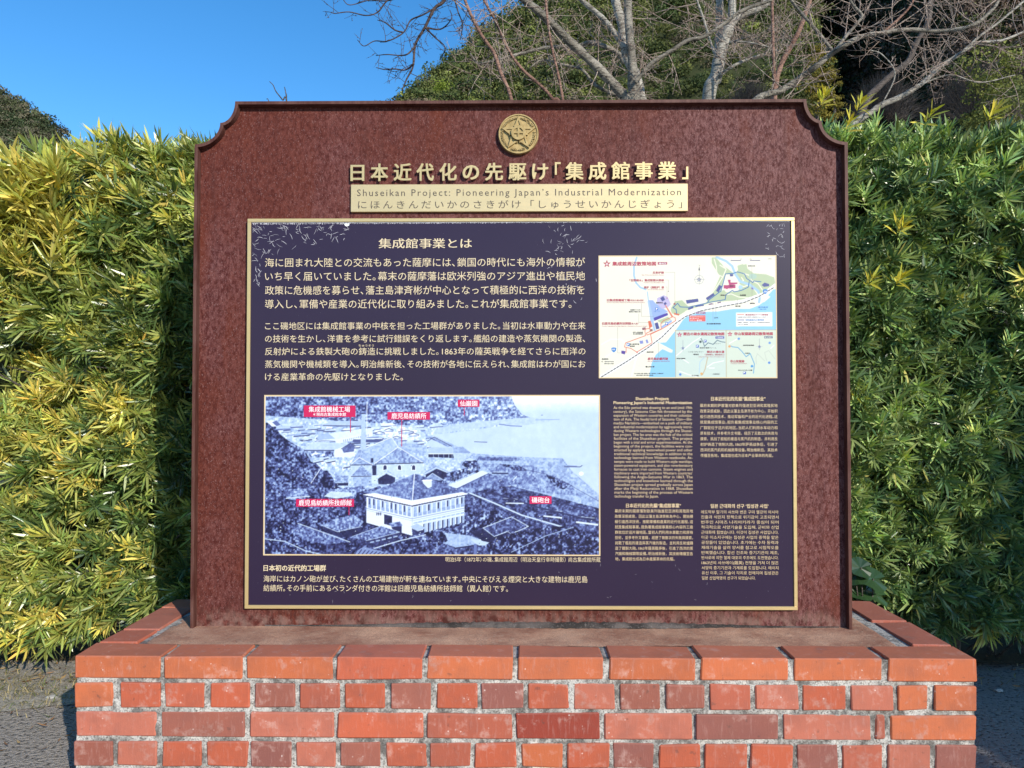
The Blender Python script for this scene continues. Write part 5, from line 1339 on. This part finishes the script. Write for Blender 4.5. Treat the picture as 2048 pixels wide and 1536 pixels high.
c1 = limb(t6, 'trunk', [(1690, 980), (1695, 600), (1708, 300), (1731, 207), (1758, 173), (1789, 145), (1817, 121), (1834, 83), (1855, 45), (1862, 0), (1866, -40)], 16, 8, Y, M_BARKD)
twigs(tb, c1, 7, .6, .005, lo=.5); tb.build('twigs', M_TWIG, t6, kind='stuff')
Y = 7.5
t7 = empty('bare_tree', base_of(1548, Y), 'thin bare tree with a reddish leaning stem above the right of the sign', 'tree', 'bare trees behind the hedge'); tb = MB()
c1 = limb(t7, 'trunk', [(1535, 1030), (1540, 600), (1545, 300), (1550, 180), (1560, 135), (1575, 104), (1596, 66), (1613, 21), (1620, 0), (1626, -40)], 13, 8, Y, M_BARKR)
c2 = limb(t7, 'limb', [(1549, 200), (1549, 180), (1546, 86), (1544, 0), (1543, -40)], 7, 6, Y-.2, M_BARKR)
twigs(tb, c1, 8, .55, .0045, lo=.5); twigs(tb, c2, 9, .4, .0035); tb.build('twigs', M_TWIG, t7, kind='stuff')
# reddish young stems left of the fork
Y = 5.2
t8 = empty('sapling', base_of(1040, Y), 'slender sapling of three reddish stems left of the forked grey tree', 'tree'); tb = MB()
cs = [limb(t8, 'stem', [(1050, 1180), (1046, 600), (1036, 300), (1022, 197), (1002, 147), (988, 106), (964, 72), (944, 34), (930, 0), (920, -40)], 9, 6, Y, M_BARKR),
      limb(t8, 'stem', [(1052, 1180), (1100, 500), (1120, 230), (1104, 197), (1084, 174), (1043, 137), (1012, 92), (992, 44), (968, 0), (955, -40)], 8, 5, Y+.15, M_BARKR),
      limb(t8, 'stem', [(1054, 1180), (1110, 500), (1128, 250), (1125, 197), (1115, 143), (1104, 96), (1094, 34), (1090, -30)], 7, 4, Y+.3, M_BARKR)]
for c_ in cs: twigs(tb, c_, 8, .4, .0032, lo=.6)
tb.build('twigs', M_TWIG, t8, kind='stuff')
# dark drooping branch against the sky, the end of the long left limb of tree A
Y = 5.6
t9 = ta; tb = MB()
limb(t9, 'limb', [(990, -55), (960, -85), (930, -95), (905, -50)], 11, 8, Y+.3, M_BARKD, [0, -.1, -.2, -.3])
c0 = limb(t9, 'limb', [(930, -95), (905, -50), (889, 0), (869, 17), (850, 55), (831, 89), (826, 133), (814, 157), (804, 181)], 9, 2.4, Y, M_TWIGD, ns=7)
subs = [[(869, 17), (845, 30), (821, 41), (807, 65), (776, 82), (749, 82), (728, 92), (715, 80)], [(828, 128), (810, 140), (790, 138), (770, 139), (752, 135)], [(830, -40), (776, 0), (756, 24), (732, 31), (698, 24), (670, 27), (662, 24)],
        [(831, 92), (815, 108), (800, 111), (775, 109), (752, 111)], [(850, 55), (882, 58), (903, 37), (900, 20)], [(905, -50), (850, -20), (800, -5), (770, 2), (740, 0), (700, 10), (685, -2)], [(807, 65), (790, 60), (770, 45), (755, 40)], [(905, -20), (915, 20), (925, 50), (920, 80)], [(850, 55), (870, 75), (890, 95), (880, 120)]]
for sb in subs:
    c_ = limb(t9, 'branch', sb, 3.8, 1.5, Y, M_TWIGD, [rng.normal(0, .05) for _ in sb], ns=5); twigs(tb, c_, 6, .14, .0017, (-.2, 0, .1), 1, 2)
twigs(tb, c0, 14, .2, .002, (-.5, 0, 0), 1, 3)
tb.build('dark_twigs', M_TWIGD, t9, kind='stuff')
Y = 4.2
t10 = empty('sapling', base_of(560, Y), 'two thin bare shoots poking up against the sky above the left of the sign', 'shoots')
limb(t10, 'stem', [(590, 1280), (592, 500), (575, 220), (565, 200), (552, 183), (546, 170), (539, 163)], 4, 1.3, Y, M_BARKD, ns=5)
limb(t10, 'stem', [(594, 1280), (596, 500), (574, 215), (573, 195), (571, 183), (569, 174)], 4, 1.5, Y, M_BARKD, ns=5)
limb(t10, 'stem', [(592, 700), (560, 260), (538, 203), (533, 198)], 3, 1.2, Y, M_BARKD, ns=5)

# ------------------------------------------------------------------ wooded hills
t = NT('forest_floor'); t.set(color=t.mix(t.noise(.5, 4, .7), (.02, .03, .012), (.06, .065, .03)), rough=1, spec=.05); M_FLOOR = t.m
def terrain(name, cols, nrow=14):
    """cols: (px, near depth, ridge py, ridge depth): a slope rising from the plain to the ridge"""
    V = []; 
    for (px, yn, ry, yr) in cols:
        xr_, zr_ = P(px, ry, yr); xn_, _ = P(px, 810, yn)
        for k in range(nrow):
            u = k/(nrow-1); s_ = u**1.15
            V.append((xn_+(xr_-xn_)*u, yn+(yr-yn)*u, -1+(zr_+1)*s_))
        V.append((xr_*1.3, yr*1.35, zr_*.6)); V.append((xr_*1.5, yr*1.6, -2))
    m_ = nrow+2
    F = [(i*m_+k, (i+1)*m_+k, (i+1)*m_+k+1, i*m_+k+1) for i in range(len(cols)-1) for k in range(m_-1)]
    mk(name, V, F, M_FLOOR, kind='structure', smooth=True)
    return np.array(V).reshape(len(cols), m_, 3)[:, :nrow]
ico_v = None
def crown(ab, c, rad, col, n_, r_, flat=.8, leaf=.105):
    """leaf clumps over an uneven dome of lobes"""
    lob = [(r_.normal(0, .42, 3)*np.array((1, 1, .5))+np.array((0, 0, .25)), r_.uniform(.5, .8)) for _ in range(5)]
    which = r_.integers(5, size=n_); d = r_.normal(0, 1, (n_, 3)); d[:, 2] = np.abs(d[:, 2])*.9-.25; d /= np.linalg.norm(d, axis=1)[:, None]
    lc = np.array([l[0] for l in lob])[which]; lr = np.array([l[1] for l in lob])[which]
    p = (lc+d*(lr*r_.uniform(.82, 1.08, n_))[:, None])*rad*np.array((1, 1, flat))+c
    nr = d+r_.normal(0, .45, (n_, 3)); nr /= np.linalg.norm(nr, axis=1)[:, None]
    a = np.cross(nr, r_.normal(0, 1, (n_, 3))); a /= np.linalg.norm(a, axis=1)[:, None]; b = np.cross(nr, a)
    s_ = rad*(leaf if n_ != 250 else leaf*.88)*r_.uniform(.6, 1.3, n_)[:, None]
    V = np.stack([p+a*s_, p+b*s_*.8, p-a*s_, p-b*s_*.7], 1).reshape(-1, 3)
    cc = np.repeat(np.asarray(col)*r_.uniform(.7, 1.3, (n_, 1)), 4, 0)
    ab.add(V, np.arange(n_*4).reshape(-1, 4), None); ab.c.append(cc)
def pick(r_, kind):
    t = r_.random()
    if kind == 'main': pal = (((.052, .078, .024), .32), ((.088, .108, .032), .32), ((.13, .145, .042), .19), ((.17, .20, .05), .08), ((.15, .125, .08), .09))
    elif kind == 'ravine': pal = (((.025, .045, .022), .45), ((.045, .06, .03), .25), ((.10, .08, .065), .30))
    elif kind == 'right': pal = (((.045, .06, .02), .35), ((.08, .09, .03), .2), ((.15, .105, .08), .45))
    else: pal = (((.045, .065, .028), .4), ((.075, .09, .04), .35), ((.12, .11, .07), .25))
    a = 0
    for c, p in pal:
        a += p
        if t < a: return np.array(c)*r_.uniform(.62, 1.3)
    return np.array(pal[0][0])
def clothe(name, grid, rows_, per, rmin, rmax, kindf, cover, label=None, kmin=0.):
    r_ = np.random.default_rng(5); ab = AB(); nc, nr_, _ = grid.shape; placed_n = 0
    for _ in range(cover*40):
        u = r_.random()*(nc-1.001); v = (kmin+(1-kmin)*r_.random())*(nr_-1.001); i, j = int(u), int(v); fu, fv = u-i, v-j
        p = (grid[i, j]*(1-fu)+grid[i+1, j]*fu)*(1-fv)+(grid[i, j+1]*(1-fu)+grid[i+1, j+1]*fu)*fv
        rad = r_.uniform(rmin, rmax)*max(.55, p[1]/150); dv = p-np.array((0, 0, CZ)); dd = dv@_fw
        ppx, ppy = 1024+FPX*(dv@_rt)/dd, 776-FPX*(dv@_up)/dd
        if not (-160 < ppx < 2260 and -70 < ppy < (330 if ppx < 200 else 250)): continue
        placed_n += 1
        if placed_n > cover: break
        crown(ab, p+np.array((0, 0, rad*.3)), rad, pick(r_, kindf(u/(nc-1))), per, r_)
    return ab.build(name, M_WOODS, kind='stuff')
# main hill: from the left foot of the ridge to the ravine
ridge = [(690, 262), (745, 236), (800, 206), (842, 176), (888, 134), (936, 98), (992, 52), (1042, 8), (1100, -50), (1130, -110), (1250, -180), (1400, -230), (1560, -260), (1640, -250)]
cols = [(px, 85-12*i/13, py+12, 150+7*i) for i, (px, py) in enumerate(ridge)]
gr = terrain('hill', cols)
clothe('hill_forest', gr, 0, 250, 1.5, 3.0, lambda u: 'main', 1300, kmin=.12)
# right hand wall of the ravine, turned away from the sun, and the spur in front of it
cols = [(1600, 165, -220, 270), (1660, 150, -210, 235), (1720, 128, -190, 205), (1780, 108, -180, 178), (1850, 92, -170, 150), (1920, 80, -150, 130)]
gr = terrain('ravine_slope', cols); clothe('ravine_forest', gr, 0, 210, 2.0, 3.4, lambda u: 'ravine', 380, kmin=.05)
cols = [(1900, 74, -120, 128), (1980, 66, -140, 122), (2080, 62, -150, 120), (2300, 60, -150, 120), (2600, 60, -120, 125)]
gr = terrain('right_hill', cols); clothe('right_hill_forest', gr, 0, 230, 2.0, 3.2, lambda u: 'right', 260, kmin=.05)
# small hill at the left edge
cols = [(-500, 120, -60, 230), (-250, 120, 60, 220), (-80, 118, 150, 215), (0, 118, 196, 212), (40, 118, 218, 210), (75, 117, 240, 208), (105, 116, 262, 206), (150, 116, 310, 204), (260, 115, 380, 200)]
gr = terrain('left_hill', cols); clothe('left_hill_forest', gr, 0, 180, 1.3, 2.3, lambda u: 'left', 360, kmin=.1)

# single trees between the hedge and the hills
def leafy_tree(name, label, px, py_top, py_bot, half_px, Y, col, n_, shape, seed, leaf=.12, group=None):
    r_ = np.random.default_rng(seed); k = Y/FPX; x0_, ztop = P(px, py_top, Y); _, zbot = P(px, py_bot, Y)
    o = empty(name, (x0_, Y, 0), label, 'tree', group)
    ab = AB(); hgt = ztop-zbot
    for s_ in range(shape):
        u = s_/max(1, shape-1); cz = zbot+hgt*(.12+.76*u); w = half_px*k*(1-.45*u**1.5 if shape > 4 else 1)
        for q in range(3):
            an = r_.uniform(0, 2*PI); rad = w*r_.uniform(.42, .6)
            crown(ab, np.array((x0_+math.cos(an)*w*.5, Y+math.sin(an)*w*.5, cz+r_.normal(0, hgt*.04))), rad, np.array(col)*r_.uniform(.85, 1.2), n_, r_, .75, leaf)
    ab.build('crown', M_WOODS, o)
    V, F = tube_pts([(x0_, Y, 0), (x0_+.1, Y, zbot*.6), (x0_, Y, (zbot+ztop)/2)], [.22, .16, .06], 8); mk('trunk', V, F, M_BARKD, o)
leafy_tree('cypress_tree', 'narrow olive gold cypress behind the right corner of the sign', 1632, 88, 250, 42, 38, (.19, .155, .022), 260, 7, 21, .10)
leafy_tree('cypress_tree', 'short olive gold cypress just right of the taller gold one', 1668, 128, 250, 20, 40, (.17, .14, .024), 160, 6, 22, .12)
leafy_tree('broadleaf_tree', 'rounded sunlit green tree behind the hedge at the far right', 1975, 128, 270, 78, 30, (.15, .165, .04), 420, 4, 23, .07)
leafy_tree('broadleaf_tree', 'low dull green shrub tree behind the hedge at far right edge', 2075, 165, 290, 60, 24, (.10, .12, .04), 300, 3, 24, .08)
leafy_tree('bright_tree', 'yellow green round tree low on the hill above the sign', 875, 168, 235, 24, 66, (.20, .26, .035), 260, 2, 25, .10)
# grey leafless thicket trees
def bare_thicket(label, px, py_top, py_bot, half_px, Y, seed, group):
    r_ = np.random.default_rng(seed); x0_, zt_ = P(px, py_top, Y); _, zb_2 = P(px, py_bot, Y); k = Y/FPX
    o = empty('leafless_tree', (x0_, Y, 0), label, 'tree', group); m_ = MB(); V, F = tube_pts([(x0_, Y, 0), (x0_, Y, zb_2)], [.2, .12], 7); mk('trunk', V, F, M_BARKD, o)
    hgt = zt_-zb_2
    for _ in range(420):
        a = r_.uniform(-1, 1); b = r_.uniform(-1, 1); w = half_px*k; e_ = np.array((x0_+a*w, Y+b*w*.7, zb_2+hgt*math.sqrt(max(0, 1-a*a))*r_.uniform(.55, 1.)*(1-.2*abs(b))))
        s_ = np.array((x0_+a*w*.25, Y+b*w*.2, zb_2-.1)); mm = (s_+e_)/2+r_.normal(0, .25, 3)*k*20
        m_.add(*tube_pts([s_*.55+e_*.45, (mm+e_)/2, e_], [.02, .014, .004], 3))
        for q in range(3): m_.add(*tube_pts([(mm+e_)/2, e_+r_.normal(0, .35, 3)*np.array((1, 1, .6))], [.010, .003], 3))
    m_.build('twigs', M_BARKD, o, kind='stuff')
bare_thicket('grey leafless tree mass in the shaded ravine above the hedge', 1760, 140, 260, 70, 48, 31, 'grey leafless trees beyond the hedge')
bare_thicket('grey leafless tree behind the rounded green tree at far right', 1960, 108, 260, 105, 40, 32, 'grey leafless trees beyond the hedge')
bare_thicket('small brownish leafless tree just behind the right sign corner', 1500, 150, 260, 60, 45, 33, 'grey leafless trees beyond the hedge')
# evergreen outside the picture whose shade lies over the right end of the hedge
sh = empty('shade_tree', (4.6, -1.0, 0), 'dense evergreen beside the viewer that shades the right end of the hedge', 'tree')
ab = AB(); r_ = np.random.default_rng(9)
for _ in range(60):
    yy_ = r_.uniform(-1.3, -.2); ux = r_.uniform(0, 1.5); c_ = np.array((1.98+ux+.65*(2.65-yy_), yy_, r_.uniform(.3, .98+.12*ux)+.53*(2.65-yy_)-.35)); c_[2] = max(.5, c_[2]) if r_.random() < .8 else r_.uniform(.4, 1.6)
    crown(ab, c_, r_.uniform(.36, .5), np.array((.05, .08, .03)), 190, r_, .9, .16)
for _ in range(72):
    yy_ = r_.uniform(-1.6, -.3); ux = r_.uniform(0, 1.9); c_ = np.array((1.63+ux+.65*(2.0-yy_), yy_, .53*(2.0-yy_)+r_.uniform(-.5, .22)))
    crown(ab, c_, r_.uniform(.3, .42), np.array((.05, .08, .03)), 170, r_, .9, .16)
ab.build('crown', M_WOODS, sh)
V, F = tube_pts([(4.6, -1, 0), (4.65, -1, 1.2), (4.6, -1, 2.6)], [.12, .09, .04], 8); mk('trunk', V, F, M_BARKD, sh)
